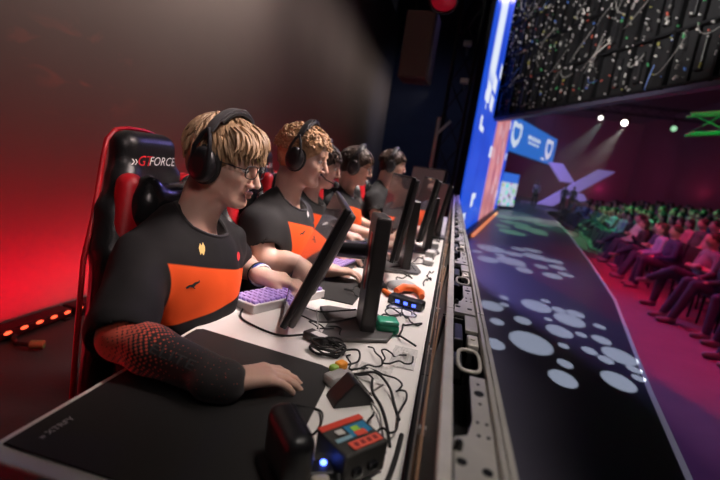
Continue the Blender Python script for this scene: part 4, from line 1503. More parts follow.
def jersey_mark(name, polys, pos, off, host, bv, material, size, roll=0.0, nrm=None):
    nr = Vector(nrm or (.75, -.65, .1)).normalized()
    ux = Vector((0, 0, 1)).cross(nr).normalized()
    uy = nr.cross(ux)
    b = MB()
    Tm = Matrix((ux, uy, nr)).transposed().to_4x4()
    for pl in polys:
        b.prism([(p[0] * size, p[1] * size) for p in pl], 0, .0005)
    for v in b.bm.verts:
        w = Tm @ v.co + Vector(tuple(V3(pos) - off))
        lift = v.co.z
        loc, no, i_, d_ = bv.ray_cast(w + nr * .15, -nr)
        v.co = (loc if loc is not None else w) + nr * (.0016 + lift)
    return b.build(name, material, host)


M['gold'] = mat('gold_print', (0.75, 0.50, 0.10), 0.5)
CATM = [[(-1, -.1), (-.6, .15), (-.1, .2), (.35, .5), (.8, .55), (.95, .8), (1.05, .45), (.75, .25), (.4, .1), (.2, -.2), (.45, -.45), (.3, -.5), (.0, -.2), (-.4, -.1), (-.8, -.35), (-.95, -.3)]]
CREST = [[(-.5, .2), (-.2, .9), (.0, .5), (.25, 1.0), (.5, .4), (.45, -.2), (.15, -.9), (-.1, -.5), (-.35, -.8)]]


jersey_mark('crest_print', CREST, (-.603, .97, .930), off1, shirt1, bv, M['gold'], .016)
jersey_mark('cat_print', CATM, (-.599, .93, .848), off1, shirt1, bv, M['black_rubber'], .017)
jersey_mark('round_patch', [[(math.cos(2 * math.pi * k / 20), math.sin(2 * math.pi * k / 20)) for k in range(20)]], (-.577, 1.12, .888), off1, shirt1, bv, M['logo_red'], .012)
bv2 = bvh_of(shirt2)
jersey_mark('cat_print', CATM, (-.555, 1.60, .895), off2, shirt2, bv2, M['black_rubber'], .017)
jersey_mark('crest_print', CREST, (-.555, 1.66, .965), off2, shirt2, bv2, M['logo_white'], .014)

# ------------------------------------------------------------------ monitors
DZ = 0.740
M['bezel_back'] = mat('monitor_back', (0.10, 0.095, 0.095), 0.42, bump=0.03, bscale=300)
M['stand_grey'] = mat('monitor_stand', (0.05, 0.048, 0.048), 0.38, 0.2)


def make_monitor(P, yaw, tilt, zc, dx, ly, label, W=.545, Hh=.345, post=True):
    """root at the stand foot; the screen looks to local -x"""
    r = empty('monitor', (P[0], P[1], DZ), R(yaw), label, 'monitor', 'monitors along the desk')
    T = Matrix.Translation((-dx, -ly, zc)) @ Matrix.Rotation(R(tilt), 4, 'Y')
    pn = MB().box((.0, 0, 0), (.018, W, Hh), bevel=.004)
    bmesh.ops.transform(pn.bm, matrix=T, verts=pn.bm.verts)
    pn.build('bezel', M['black_plastic'], r)
    sc = MB().box((-.0095, 0, .006), (.002, W - .018, Hh - .030))
    bmesh.ops.transform(sc.bm, matrix=T, verts=sc.bm.verts)
    sc.build('screen', M['screen_glass'], r)
    bk = MB().box((.018, 0, 0), (.020, W - .012, Hh - .012), bevel=.008).box((.036, 0, .0), (.026, W * .55, Hh * .6), bevel=.012)
    bmesh.ops.transform(bk.bm, matrix=T, verts=bk.bm.verts)
    bk.build('back_cover', M['bezel_back'], r)
    c = T @ Vector((.04, 0, .02))
    MB().tube([tuple(c), (-.01, -ly * .4, c.z + .02), (0, 0, c.z + .02)], .024, seg=10).build('neck', M['black_plastic'], r, smooth=True)
    if post:
        b = MB().box((0, 0, .165), (.042, .125, .33), bevel=.008, seg=3)
        st = b.build('stand_column', M['stand_grey'], r)
        MB().box((-.0215, -.01, .20), (.002, .030, .16), bevel=.0008).build('red_stripe', M['red_plastic'], st)
    b = MB()
    b.prism([(-.13, -.11), (-.10, -.125), (.05, -.10), (.075, -.05), (.075, .05), (.05, .10), (-.10, .125), (-.13, .11), (-.10, .0)], 0, .012, bevel=.003)
    b.build('base', M['bezel_back'], r)
    return r


make_monitor((-.175, 1.165), 18, 21, .185, .166, -.145, 'nearest monitor, tilted back on its dark stand, its screen facing the player in glasses')
make_monitor((-.160, 2.00), 16, 6, .265, .10, .06, 'second monitor from the camera, upright dark panel before the curly-haired player')
make_monitor((-.09, 2.58), 10, 8, .265, .07, .03, 'third monitor from the camera, a narrow dark panel just behind the second monitor')
make_monitor((-.06, 3.26), 14, 8, .235, .05, 0, 'fourth monitor from the camera, its panel close to the low metal wall')
make_monitor((-.20, 4.05), 40, 4, .335, .06, 0, 'last monitor of the row, turned towards the camera, dark outline against the drape', W=.50)

# ------------------------------------------------------------------ things on the desk
mmat = mat('mouse_mat_cloth', (0.011, 0.011, 0.011), 0.62, bump=0.15, bscale=900, sheen=0.03)


def desk_mat(poly, label, text=None):
    c = (sum(p[0] for p in poly) / len(poly), sum(p[1] for p in poly) / len(poly))
    o = MB().prism([(p[0] - c[0], p[1] - c[1]) for p in poly], 0, .004, bevel=.0012).build('mouse_mat', mmat, None, loc=(c[0], c[1], DZ))
    tag(o, label, 'mouse mat', 'mouse mats on the desk')
    return o, c


mm, mc = desk_mat([(-.548, .437), (-.180, .437), (-.168, .56), (-.180, .79), (-.193, .872), (-.215, .880), (-.535, .915), (-.548, .905)], 'large black mouse mat under the sleeved forearm of the player in glasses')
tx = text_mesh('mat_lettering', '\u00bb XTRFY', .015, mat('mat_print', (0.5, 0.5, 0.5), 0.6), mm, Matrix.Translation((-.513 - mc[0], .490 - mc[1], .0045)) @ Matrix(((0, -1, 0, 0), (1, 0, 0, 0), (0, 0, 1, 0), (0, 0, 0, 1))), depth=.0002)
for k, (yy, nm) in enumerate(((1.50, 'curly-haired player'), (2.02, 'half-hidden third player'), (2.52, 'fourth player, in glasses'), (3.20, 'last player of the row'))):
    desk_mat([(-.54, yy - .17), (-.25, yy - .17), (-.25, yy + .13), (-.54, yy + .13)], 'black mouse mat on the desk before the ' + nm)
    r = empty('mouse', (-.325 + .03 * (k % 2), yy + .05, DZ + .004), R(20), 'black computer mouse by the right hand of the ' + nm, 'mouse', 'computer mice on the desk')


def fill_mouse(r):
    s = SDF().ell((0, 0, .006), (.058, .031, .032), k=.01).box((0, 0, -.03), (.09, .05, .03), .002, k=.003, op='sub')
    s.build('body', M['black_plastic'], .0035, r)
    MB().cyl((.030, -.003, .030), (.030, .003, .030), .008, seg=12).build('wheel', M['black_rubber'], r)


for o in [o for o in bpy.data.objects if o.type == 'EMPTY' and o.name.startswith('mouse')]:
    fill_mouse(o)
    # keep clear of the hand: parked just ahead of the fingertips
    o.location.x += .10

M['key_purple'] = mat('lit_keycaps', (0.34, 0.26, 0.45), 0.5, emit=(0.40, 0.18, 0.85), estr=0.22)
M['key_black'] = mat('black_keycaps', (0.02, 0.02, 0.022), 0.5)


def keyboard(loc, yaw, label, case, caps, L=.30, Wd=.115, z=0):
    r = empty('keyboard', (*loc, DZ + z), R(yaw), label, 'keyboard', 'keyboards on the desk')
    b = MB()
    b.prism([(-Wd / 2, 0), (Wd / 2, 0), (Wd / 2, .028), (-Wd / 2, .020)], -L / 2, L / 2, Matrix.Rotation(R(90), 4, 'X'), bevel=.003)
    b.build('case', case, r)
    b = MB()
    n = 14
    for j in range(5):
        for i in range(n):
            xx = -Wd / 2 + .014 + j * (Wd - .028) / 4
            yy = -L / 2 + .016 + i * (L - .032) / (n - 1)
            zz = .0205 + (xx + Wd / 2) / Wd * .008
            b.box((xx, yy, zz + .004), (.0165, .0165, .009), bevel=.002, seg=1)
    b.build('keycaps', caps, r)
    return r


keyboard((-.468, 1.232), -25, 'white keyboard with purple lit keys, under the left hand of the player in glasses', M['white_plastic'], M['key_purple'])
keyboard((-.42, 1.82), -8, 'dark keyboard with purple keys under the left hand of the curly-haired player', M['black_plastic'], M['key_purple'])
keyboard((-.48, 2.34), -8, 'dark keyboard before the half-hidden third player', M['black_plastic'], M['key_black'])
keyboard((-.42, 2.83), -8, 'dark keyboard under the left hand of the fourth player, in glasses', M['black_plastic'], M['key_black'])
keyboard((-.34, 3.53), -8, 'dark keyboard before the last player of the row', M['black_plastic'], M['key_black'])

# wristband on the left wrist of the nearest player
w, dv = Vector(P1['wrL']), Vector(tuple(unit(V3(P1['wrL']) - V3(P1['elL']))))
r = empty('wristband', tuple(w - dv * .018), 0, 'blue and white wristband on the left wrist of the player in glasses', 'wristband')
for k, m in enumerate((M['black_rubber'], mat('band_blue', (0.03, 0.07, 0.40), 0.5), M['white_plastic'])):
    q = rot_to(dv)
    pts = [tuple(q @ Vector((.0335 * math.cos(a), .0335 * math.sin(a), (k - 1) * .011))) for a in [2 * math.pi * t / 20 for t in range(20)]]
    MB().tube(pts, .0055, seg=8, closed=True).build(('edge_band', 'blue_band', 'white_band')[k], m, r, smooth=True)

# dark rounded device standing next to the mouse hand
r = empty('desk_device', (-.158, .520, DZ), R(40), 'black rounded device standing upright beside the mouse hand, highlight strip on its top edge', 'device')
s = SDF().box((0, 0, .060), (.022, .052, .042), .018)
s.build('body', M['black_plastic'], .004, r, smooth_it=2)
MB().box((.0, 0, .010), (.060, .105, .020), bevel=.006).build('base', M['black_rubber'], r)
MB().tube([(.012, -.036, .0985), (.012, .036, .0985)], .004, seg=8).build('top_highlight', M['dark_metal'], r, smooth=True)  # strip stands in for the highlight along the device's top edge

# control box with coloured stickers
u1, u2 = Vector((.049, .063)).normalized(), Vector((.063, -.028)).normalized()
bx = empty('control_box', (-.080, .587, DZ), math.atan2(.063, .049), 'dark control box covered in red, blue and green stickers, on the near desk', 'control box')
MB().box((0, 0, .032), (.082, .074, .052), bevel=.004).build('body', mat('box_charcoal', (0.05, 0.048, 0.045), 0.5), bx)
st = [('red_sticker', (.0, .030, .082, .013), (0.75, 0.07, 0.04)), ('blue_sticker', (.014, .006, .040, .026), (0.03, 0.22, 0.42)), ('green_sticker', (.010, .008, .014, .012), (0.35, 0.65, 0.08)), ('red_dot_sticker', (.012, -.004, .020, .012), (0.75, 0.10, 0.06)),
      ('white_sticker', (-.018, .010, .014, .012), (0.6, 0.58, 0.55)), ('pale_blue_sticker', (-.022, -.006, .030, .008), (0.25, 0.42, 0.50)), ('large_red_sticker', (.004, -.025, .056, .017), (0.80, 0.12, 0.08))]
for i, (nm, (cx, cy, sx, sy), c) in enumerate(st):
    zt = .0585 + .0004 * i
    a = MB().box((cx, cy, zt), (sx, sy, .0012), bevel=.0004, seg=1).build(nm, mat(nm, c, 0.5), bx)
    if nm == 'large_red_sticker':
        b = MB()
        for k in range(4):
            b.box((cx - .018 + k * .012, cy, zt + .0009), (.006, .008, .0008))
        b.build('sticker_marks', mat('sticker_dark', (0.25, 0.03, 0.03), 0.6), a)
for k in range(2):
    MB().box((-.020 + k * .03, -.040, .028), (.016, .010, .012), bevel=.002).build('socket', M['black_gloss'], bx)

# hub with a blue light
hb = empty('network_hub', (-.118, .532, DZ), R(30), 'small black hub with a glowing blue light at the foot of the picture', 'hub')
MB().box((0, 0, .016), (.05, .032, .030), bevel=.004).build('body', M['black_plastic'], hb)
MB().ball((.012, .004, .0325), (.005, .005, .004), seg=12).build('blue_light', mat('blue_led', (0.1, 0.2, 1.0), 0.3, emit=(0.08, 0.15, 1.0), estr=8.0), hb, smooth=True)
o = MB().box((0, 0, .022), (.026, .040, .024), bevel=.005).cyl((0, .018, .022), (0, .034, .022), .006, seg=10).box((0, 0, .005), (.03, .03, .010), bevel=.002).build('plug_adapter', mat('beige_plastic', (0.45, 0.40, 0.33), 0.5), None, loc=(-.098, .500, DZ), rot=(0, 0, .5))
tag(o, 'pale beige plug adapter just in front of the blue-lit hub', 'adapter')

# black wedge holder
wd = empty('wedge_holder', (-.122, .772, DZ), R(35), 'black triangular holder standing among the cables behind the stickered box', 'holder')
MB().prism([(-.055, 0), (.055, 0), (.050, .012), (.0, .058), (-.006, .058), (-.050, .012)], -.03, .03, Matrix.Rotation(R(90), 4, 'X'), bevel=.003).build('body', M['black_plastic'], wd)
MB().box((.030, 0, .036), (.002, .048, .045), rot=Matrix.Rotation(R(-46), 3, 'Y')).build('front_panel', M['black_gloss'], wd)
wd.scale = (.8, .8, .85)

bxa = empty('cable_adapter', (-.265, 1.00, DZ), R(-25), 'small black adapter box with a pale label in front of the nearest monitor', 'adapter')
MB().box((0, 0, .011), (.075, .036, .020), bevel=.004).build('body', M['black_plastic'], bxa)
MB().box((.004, 0, .0216), (.04, .022, .0008)).build('label', M['white_plastic'], bxa)
dg = empty('cable_joint', (-.178, .875, DZ), R(60), 'orange and green cable joint lying at the corner of the black mouse mat', 'cable joint')
MB().box((.012, 0, .011), (.026, .022, .018), bevel=.005).build('orange_end', mat('joint_orange', (0.85, 0.32, 0.03), 0.4), dg)
MB().box((-.010, 0, .010), (.018, .018, .014), bevel=.004).build('green_end', mat('joint_green', (0.30, 0.50, 0.10), 0.4), dg)
o = MB().box((0, 0, .013), (.052, .034, .022), bevel=.006).box((.034, 0, .011), (.020, .018, .012), bevel=.003).build('plug_adapter', mat('grey_plug', (0.34, 0.33, 0.32), 0.5), None, loc=(-.165, .822, DZ), rot=(0, 0, 1.0))
tag(o, 'grey plug adapter next to the orange cable joint', 'adapter')

gc = empty('green_case', (-.112, 1.165, DZ), R(20), 'glossy green case behind the foot of the nearest monitor', 'case')
MB().box((0, 0, .016), (.065, .055, .028), bevel=.010, seg=3).build('lower_shell', M['green_plastic'], gc, smooth=True)
MB().box((0, 0, .034), (.060, .050, .014), bevel=.006, seg=3).build('lid', mat('green_clear', (0.06, 0.42, 0.25), 0.15), gc, smooth=True)

ps = empty('power_strip', (-.085, 1.440, DZ), R(75), 'dark power strip with blue lights on the desk beside the low wall', 'power strip')
MB().box((0, 0, .016), (.045, .125, .030), bevel=.005).build('body', M['black_plastic'], ps)
for k in range(3):
    MB().box((-.023, -.035 + .03 * k, .016), (.003, .014, .010), bevel=.001).build('blue_light', mat('strip_led', (0.1, 0.2, 1.0), 0.3, emit=(0.06, 0.12, 1.0), estr=3.0), ps)
o = MB().tube([(-.04, -.02, .016), (-.02, .03, .022), (.02, .045, .022), (.05, .02, .016), (.055, -.02, .014)], [.012, .015, .015, .014, .011], seg=10).build('cable_grip', M['orange_plastic'], None, smooth=True, loc=(-.095, 1.565, DZ))
tag(o, 'orange curved grip lying behind the power strip', 'grip')
o = MB().box((0, 0, .010), (.060, .018, .018), bevel=.006).build('strap_end', M['orange_plastic'], None, loc=(-.165, 1.52, DZ), rot=(0, 0, -.9))
tag(o, 'orange strap end beside the nearest monitor stand', 'strap')
o = SDF().ell((0, 0, .012), (.05, .035, .02)).ell((.02, .02, .015), (.035, .03, .02)).ell((-.03, .012, .010), (.03, .025, .016)).box((0, 0, -.05), (.2, .2, .05), .001, k=.002, op='sub').build('pouch', mat('grey_pouch', (0.42, 0.45, 0.47), 0.35, bump=.4, bscale=60), .004, None)
o.location = (-.125, 1.63, DZ)
tag(o, 'crumpled pale grey pouch among the orange pieces', 'pouch')


def crumple(loc, size, label, seed, m):
    rr = random.Random(seed)
    n = 12
    vs, fs = [], []
    for layer in (0, 1):
        for i in range(n):
            for j in range(n):
                x_, y_ = (i / (n - 1) - .5) * size[0], (j / (n - 1) - .5) * size[1]
                z_ = .003 + size[2] * abs(noise.noise(Vector((x_ * 60 + seed, y_ * 60, 0)))) * (1 - (2 * i / (n - 1) - 1) ** 4) * (1 - (2 * j / (n - 1) - 1) ** 4)
                vs.append((x_ + .004 * rr.random(), y_ + .004 * rr.random(), z_ - .0012 * layer))
    for layer in (0, 1):
        for i in range(n - 1):
            for j in range(n - 1):
                a = layer * n * n + i * n + j
                q = (a, a + n, a + n + 1, a + 1)
                fs.append(q if layer == 0 else q[::-1])
    rim = [i * n for i in range(n)] + [(n - 1) * n + j for j in range(1, n)] + [i * n + n - 1 for i in range(n - 2, -1, -1)] + [j for j in range(n - 2, 0, -1)]
    for a, c in zip(rim, rim[1:] + rim[:1]):
        fs.append((a, a + n * n, c + n * n, c))
    o = obj_from('plastic_bag', vs, fs, m, None, smooth=False)
    o.location = loc
    tag(o, label, 'bag')


M['clear_bag'] = mat('clear_bag', (0.72, 0.70, 0.68), 0.25)
crumple((-.100, .900, DZ), (.075, .085, .020), 'crumpled pale plastic bag among cables, right of the orange cable joint', 4, M['clear_bag'])
crumple((-.045, 1.02, DZ), (.060, .12, .026), 'crumpled white wrapping lying against the low wall near the green case', 9, M['clear_bag'])

for k, (x_, y_, sx, sy, sz, ang_, nm) in enumerate(((-.235, 2.30, .07, .05, .03, .3, 'white power brick behind the second monitor stand'), (-.19, 2.46, .06, .06, .05, .1, 'white small box standing between the second and third monitors'), (-.30, 2.72, .08, .06, .025, -.2, 'flat white card case before the third monitor'),
                                                      (-.058, 2.20, .05, .08, .03, .1, 'white plug block against the low wall, nearest of the three there'), (-.055, 2.42, .05, .09, .035, -.1, 'white plug block against the low wall, middle of the three there'), (-.052, 2.72, .05, .09, .04, .15, 'white plug block against the low wall, farthest of the three there'),
                                                      (-.33, 3.05, .06, .08, .04, .4, 'small white box on the desk before the last players'))):
    o = MB().box((0, 0, sz / 2), (sx, sy, sz), bevel=.005).box((sx * .5, 0, sz * .5), (.012, sy * .4, sz * .4), bevel=.002).build('power_brick', M['white_plastic'], None, loc=(x_, y_, DZ), rot=(0, 0, ang_))
    tag(o, nm, 'power brick', 'white power bricks on the far desk')


def cable(label, pts, r=.0028, m=None, name='cable', coil=None):
    """a smooth cable through pts, lying on the desk"""
    P = [Vector(p) for p in pts]
    out = []
    for i in range(len(P) - 1):
        p0, p1, p2, p3 = P[max(i - 1, 0)], P[i], P[i + 1], P[min(i + 2, len(P) - 1)]
        for k in range(8):
            t = k / 8
            out.append(.5 * ((2 * p1) + (p2 - p0) * t + (2 * p0 - 5 * p1 + 4 * p2 - p3) * t * t + (3 * p1 - p0 - 3 * p2 + p3) * t ** 3))
    out.append(P[-1])
    c = out[0].copy()
    o = MB().tube([tuple(p - Vector((c.x, c.y, 0))) for p in out], r, seg=8).build(name, m or M['black_rubber'], None, smooth=True, loc=(c.x, c.y, 0))
    tag(o, label, 'cable', 'cables on the desk')
    return o


z0 = DZ + .0030
cable('black cable from the white keyboard, curving towards the nearest monitor', [(-.53, 1.13, z0), (-.50, 1.04, z0), (-.44, 1.00, z0), (-.36, .98, z0), (-.30, .995, z0 + .01)])
pts = []
for k in range(60):
    a = k * .62
    pts.append((-.225 + (.040 + .006 * math.sin(k * 1.7)) * math.cos(a), .955 + (.030 + .006 * math.sin(k * 2.3)) * math.sin(a), z0 + .0045 * (k // 10) + .002 * math.sin(k)))
cable('coiled black cable in front of the nearest monitor foot', pts, .0024)
cable('black cable looping from the coil towards the orange joint', [(-.19, .97, z0 + .004), (-.15, .955, z0 + .02), (-.14, .915, z0 + .012), (-.165, .885, z0 + .01)], .0024)
cable('long black cable running from the orange joint to the low wall', [(-.17, .872, z0), (-.135, .868, z0 + .004), (-.09, .862, z0 + .022), (-.055, .835, z0 + .012), (-.035, .79, z0), (-.020, .745, z0)], .0028)
cable('black cable dropping past the holder towards the stickered box', [(-.095, .862, z0 + .005), (-.085, .82, z0), (-.060, .775, z0), (-.040, .72, z0), (-.025, .66, z0)], .0028)
cable('grey thin cable beside the black holder', [(-.07, .86, z0), (-.09, .80, z0), (-.06, .74, z0 + .008), (-.045, .70, z0), (-.03, .64, z0)], .0020, mat('cable_grey', (0.22, 0.21, 0.2), 0.5))
cable('black cable at the near mat edge, bending round the device', [(-.21, .70, z0 + .004), (-.175, .71, z0), (-.155, .69, z0 + .006), (-.150, .655, z0), (-.16, .62, z0)], .0022)
cable('thick black cable behind the stickered box', [(-.06, .54, z0 + .01), (-.03, .53, z0 + .004), (-.018, .565, z0 + .004), (-.012, .63, z0 + .002), (-.010, .70, z0)], .0045)
cable('thick black cable leaving the stickered box to the foot of the picture', [(-.085, .535, z0 + .022), (-.075, .512, z0 + .012), (-.06, .49, z0 + .002), (-.04, .45, z0 + .002)], .0045)
cable('white cable on the desk near the foot of the picture', [(-.07, .55, z0), (-.050, .53, z0), (-.035, .50, z0), (-.02, .46, z0)], .0035, M['white_plastic'])
cable('black cable from the nearest monitor stand to the screen side', [(-.20, 1.12, z0 + .06), (-.26, 1.16, z0 + .03), (-.33, 1.20, z0), (-.40, 1.22, z0)], .0024)
cable('second black cable between monitor stand and screen, nearer the keyboard', [(-.19, 1.09, z0 + .05), (-.25, 1.10, z0 + .02), (-.31, 1.12, z0), (-.36, 1.14, z0), (-.40, 1.13, z0)], .0024)
cable('grey cable hanging loosely below the nearest screen', [(-.30, 1.08, z0 + .05), (-.28, 1.05, z0 + .015), (-.26, 1.03, z0 + .003), (-.235, 1.00, z0)], .0018, mat('cable_pale', (0.35, 0.34, 0.33), 0.5))
WH = ['beside the power strip', 'beside the green case', 'behind the orange grip', 'beside the second monitor stand', 'before the third monitor', 'between third and fourth monitors', 'before the fourth monitor', 'near the last monitor', 'along the low wall, first beyond the grip', 'along the low wall, second beyond the grip', 'along the low wall, past the fourth monitor']
for k in range(11):
    cx, cy = ((-.10, 1.35), (-.06, 1.24), (-.13, 1.75), (-.20, 2.12), (-.22, 2.40), (-.16, 2.86), (-.22, 3.05), (-.25, 3.75), (-.035, 1.9), (-.04, 2.3), (-.035, 3.0))[k]
    pts = []
    a0, fr, am = rnd.uniform(0, 6), rnd.uniform(.7, 1.3), (.045 if k < 8 else .018)
    for i in range(15):
        pts.append((min(-.010, cx + am * math.sin(a0 + i * fr) * (.6 + .4 * math.sin(i * .9 + k))), cy + (i - 7) * .018 + .025 * math.cos(a0 + i * fr), z0 + .005 * (i % 3)))
    cable(('black' if k % 3 else 'grey') + ' tangled cable ' + WH[k], pts, .0026, None if k % 3 else M['dark_metal'])

# more cables lying in loops between the mat corner and the low wall
for k, (cx, cy, rx, ry, t0, t1, nm) in enumerate(((-.085, .835, .050, .040, .2, 4.6, 'looped over the desk right of the black holder'), (-.130, .905, .035, .045, 2.5, 8.0, 'looped beside the orange cable joint'), (-.060, .955, .035, .050, 1.0, 6.2, 'looped round the crumpled bag'),
                                                       (-.255, 1.035, .050, .030, 0.0, 5.0, 'looped under the lower corner of the nearest screen'), (-.045, .72, .028, .070, 3.0, 7.6, 'arching along the low wall beside the stickered box'), (-.085, 1.30, .045, .055, .5, 6.8, 'looped behind the green case'),
                                                       (-.150, 1.90, .060, .070, .5, 7.5, 'looped in front of the second monitor stand'), (-.090, 2.15, .040, .090, 1.5, 8.0, 'looped behind the second monitor stand'), (-.250, 1.44, .050, .060, 2.0, 6.5, 'looped between the nearest stand and the curly player'))):
    pts = []
    n = 16
    for i in range(n):
        a = t0 + (t1 - t0) * i / (n - 1)
        g = 1 + .25 * math.sin(i * 1.3 + k)
        pts.append((min(-.009, cx + rx * g * math.cos(a)), cy + ry * g * math.sin(a) + .004 * i, z0 + .004 + .010 * abs(math.sin(i * .55 + k))))
    cable('thin black cable ' + nm, pts, .0021)

fp = empty('floor_plug', (-1.98, 1.72, 0), R(20), 'small yellow-green cable plug on the dark floor in front of the red lights', 'plug')
MB().cyl((0, 0, .03), (.06, .01, .03), .022, seg=14).build('body', mat('plug_olive', (0.10, 0.16, 0.05), 0.5), fp, smooth=True)
MB().tube([(.0, 0, .03), (-.08, .02, .02), (-.14, .10, .014), (-.16, .25, .014)], .012, seg=8).build('lead', M['black_rubber'], fp, smooth=True)

# ------------------------------------------------------------------ audience
def spectator_mesh(kind):
    s = SDF()
    lean = (.02, .10, -.04, .05)[kind]
    pel = V3(0, 0, .50)
    nk = V3(lean, 0, .98)
    hd = V3(lean + .04, 0, 1.135)
    s.cone(pel + V3(0, 0, .02), (pel + nk) / 2, .14, .145, k=.05, mid=0).cone((pel + nk) / 2, nk + V3(0, 0, -.10), .145, .12, k=.05, mid=0)
    s.cone(nk + V3(0, -.15, -.06), nk + V3(0, .15, -.06), .072, k=.05, mid=0)
    s.cone(nk + V3(0, 0, -.03), hd + V3(-.015, 0, -.05), .055, k=.02, mid=2)
    s.ell(hd, (.095, .075, .115), k=.02, mid=2).ell(hd + V3(.098, 0, -.015), (.018, .014, .022), k=.01, mid=2)
    s.ell(hd + V3(-.02, 0, .035), (.10, .086, .095), k=.008, mid=3)
    if kind in (1, 3):
        s.ell(hd + V3(-.05, 0, -.05), (.065, .085, .12), k=.02, mid=3)
    hands = [((.30, -.08, .62), (.30, .08, .62)), ((.30, -.04, .80), (.32, .05, .82)), ((.16, .12, .74), (.18, -.10, .72)), ((.34, -.12, .60), (.34, .13, .60))][kind]
    for q, h in zip((-1, 1), hands):
        sh = nk + V3(0, q * .19, -.07)
        el = V3(lean + .05, q * .25, .68)
        s.cone(sh, el, .060, .05, k=.02, mid=0).cone(el, h, .046, .034, k=.02, mid=0 if kind != 2 else 2)
        s.ell(h, (.05, .035, .03), k=.01, mid=2)
    for q in (-1, 1):
        hp, kn = pel + V3(0, q * .09, .0), V3(.45, q * (.10 if kind != 1 else .17), .54)
        ft = V3(.50 if kind != 3 else .62, q * .12, .09)
        if kind == 2 and q == 1:
            kn, ft = V3(.42, .06, .62), V3(.62, -.16, .42)
        s.cone(hp, kn, .090, .070, k=.03, mid=1).cone(kn, ft, .066, .05, k=.02, mid=1)
        s.cone(ft + V3(-.02, 0, -.045), ft + V3(.15, 0, -.055), .042, .034, k=.015, mid=4)
    o = s.build('spectator', [M['sp_shirt'][0], M['sp_pants'], M['sp_skin'], M['sp_hair'], M['sp_shoe']], .016, None, smooth_it=1)
    me = o.data
    bpy.data.objects.remove(o)
    return me


SHIRTS = [('grey', (.30, .30, .31)), ('black', (.03, .03, .035)), ('white', (.62, .60, .58)), ('navy', (.05, .07, .16)), ('pink', (.60, .25, .32)), ('pale blue', (.30, .42, .60)), ('dark grey', (.10, .10, .11))]
M['sp_shirt'] = [mat('spectator_top_' + n.replace(' ', '_'), c, 0.8) for n, c in SHIRTS]
M['sp_pants'] = mat('spectator_trousers', (.06, .07, .11), 0.8, var=.4, vscale=1)
M['sp_skin'] = mat('spectator_skin', (.55, .36, .28), 0.55)
M['sp_hair'] = mat('spectator_hair', (.05, .035, .025), 0.6)
M['sp_shoe'] = mat('spectator_shoe', (.30, .28, .28), 0.6)
VAR = [spectator_mesh(k) for k in range(4)]

M['seat_cloth'] = mat('seat_cloth', (.03, .03, .035), 0.8)
sc_ = empty('audience_chair')
MB().box((0.02, 0, .43), (.46, .46, .05), bevel=.015).build('seat', M['seat_cloth'], sc_)
MB().box((-.25, 0, .70), (.04, .44, .42), rot=Matrix.Rotation(R(-8), 3, 'Y'), bevel=.015).build('backrest', M['seat_cloth'], sc_)
b = MB()
for sx in (-.18, .20):
    for sy in (-.2, .2):
        b.tube([(sx, sy, .41), (sx * 1.08, sy, 0)], .014, seg=6)
for sy in (-.2, .2):
    b.tube([(-.20, sy, .42), (-.265, sy, .70)], .014, seg=6)
b.tube([(-.18, -.2, .405), (.20, -.2, .405), (.20, .2, .405), (-.18, .2, .405)], .014, seg=6, closed=True)
b.build('frame', M['black_metal'], sc_)

ROWX = [(4.5, 3.74), (5.73, 3.82), (7.5, 3.85), (12.9, 4.90), (18.5, 5.90), (26.0, 6.65), (30.0, 6.9)]


def rowx(y):
    for (a, xa), (b_, xb) in zip(ROWX, ROWX[1:]):
        if y <= b_:
            return xa + (xb - xa) * (y - a) / (b_ - a)
    return ROWX[-1][1]


rows = ['front', 'second', 'third', 'fourth', 'fifth']
for rw in range(1, 5):
    left = [(rowx(y) - .55 + rw * .92, y) for y in [4.0 + i * 1.0 for i in range(25)]]
    pl = left + [(left[-1][0] + .92, left[-1][1]), *[(x + .92, y) for x, y in left[::-1][1:]]]
    structure(MB().prism(pl, -.30, -.30 + .13 * rw).build('riser_%d' % rw, mau))
first = True
n_sp = 0
for rw in range(5):
    y = 5.0 + .3 * (rw % 2)
    k = 0
    while y < 26.5 - rw * .5:
        x = rowx(y) + rw * .92
        z = -.30 + .13 * rw
        slope = (rowx(y + .3) - rowx(y - .3)) / .6
        a = math.pi - math.atan(slope) + rnd.uniform(-.12, .12) + .12
        c = sc_ if first else copy_tree(sc_)
        first = False
        c.location = (x, y, z)
        c.rotation_euler = (0, 0, a)
        place = ('at' if k == 0 else ORD[k] + ' from') + ' the near end of the ' + rows[rw] + ' row'
        tag(c, 'dark audience chair, ' + place, 'chair', 'audience chairs')
        if rnd.random() < .94:
            ci = rnd.randrange(len(SHIRTS))
            kd = rnd.randrange(4)
            o = bpy.data.objects.new('spectator', VAR[kd])
            COL.objects.link(o)
            o.location = (x + .04 * math.cos(a), y + .04 * math.sin(a), z)
            o.rotation_euler = (0, 0, a + rnd.uniform(-.1, .1))
            sl = o.material_slots[0]
            sl.link = 'OBJECT'
            sl.material = M['sp_shirt'][ci]
            sc1 = rnd.uniform(.95, 1.05)
            o.scale = (sc1, sc1, sc1)
            tag(o, 'spectator in a ' + SHIRTS[ci][0] + ' top, ' + place, 'person', 'seated audience')
        y += .72
        k += 1

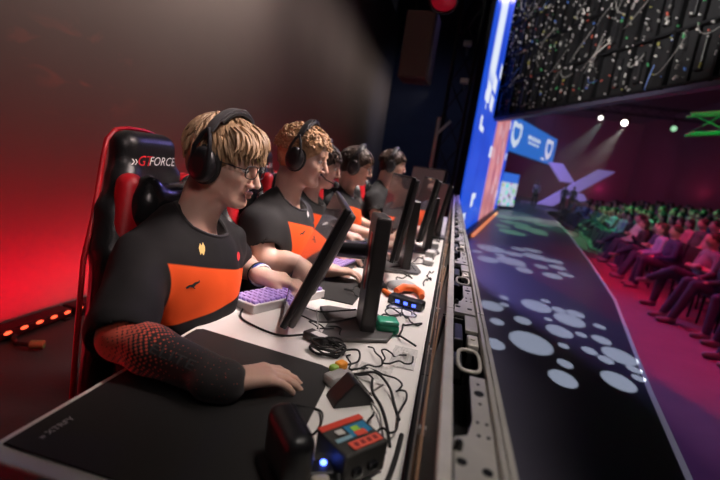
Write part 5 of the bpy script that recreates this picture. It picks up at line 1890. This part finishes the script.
# ------------------------------------------------------------------ standing people on the far stage
M['crew_top'] = mat('crew_top', (.55, .52, .52), .8)
for (x, y, lab, m0, a) in ((5.45, 31.0, 'person standing in a pale top left of the lavender sculpture', M['crew_top'], -1.8), (7.15, 30.6, 'person in dark clothes standing in front of the lavender sculpture', M['sp_shirt'][3], -2.2), (7.75, 30.9, 'second person in dark clothes standing before the sculpture, on the right', M['sp_shirt'][6], -1.4)):
    s = SDF()
    s.cone((0, 0, .98), (0, 0, 1.18), .13, .14, k=.05, mid=0).cone((0, 0, 1.18), (0, 0, 1.36), .14, .12, k=.05, mid=0).cone((0, -.15, 1.40), (0, .15, 1.40), .065, k=.05, mid=0)
    s.cone((0, 0, 1.45), (.01, 0, 1.55), .055, k=.02, mid=2).ell((.02, 0, 1.62), (.095, .075, .115), k=.02, mid=2).ell((0, 0, 1.66), (.10, .083, .09), k=.01, mid=3)
    for q in (-1, 1):
        s.cone((0, q * .19, 1.38), (.0, q * .24, 1.12), .055, .045, k=.02, mid=0).cone((0, q * .24, 1.12), (.16, q * .16, .98), .042, .033, k=.02, mid=0).ell((.19, q * .15, .97), (.05, .03, .04), k=.01, mid=2)
        s.cone((0, q * .09, .95), (.01, q * .10, .52), .095, .07, k=.03, mid=1).cone((.01, q * .10, .52), (-.01, q * .11, .10), .068, .05, k=.02, mid=1).cone((-.03, q * .11, .04), (.14, q * .12, .035), .042, .034, k=.015, mid=4)
    o = s.build('person', [m0, M['sp_pants'], M['sp_skin'], M['sp_hair'], M['sp_shoe']], .02, None)
    o.location = (x, y, 0)
    o.rotation_euler = (0, 0, a)
    tag(o, lab, 'person')

# ------------------------------------------------------------------ thin stage haze over the far hall, with two lamp beams
mh = bpy.data.materials.new('stage_haze')
mh.use_nodes = True
nt = mh.node_tree
nt.nodes.remove(nt.nodes['Principled BSDF'])
vs_ = nt.nodes.new('ShaderNodeVolumeScatter')
vs_.inputs['Color'].default_value = (1, 1, 1, 1)
vs_.inputs['Density'].default_value = 0.009
vs_.inputs['Anisotropy'].default_value = 0.3
nt.links.new(vs_.outputs[0], nt.nodes['Material Output'].inputs['Volume'])
o = MB().box((11.0, 35.5, 4.95), (17.2, 34.0, 10.3)).build('haze', mh)
tag(o, 'thin haze hanging in the far half of the hall', 'haze', None, 'stuff')
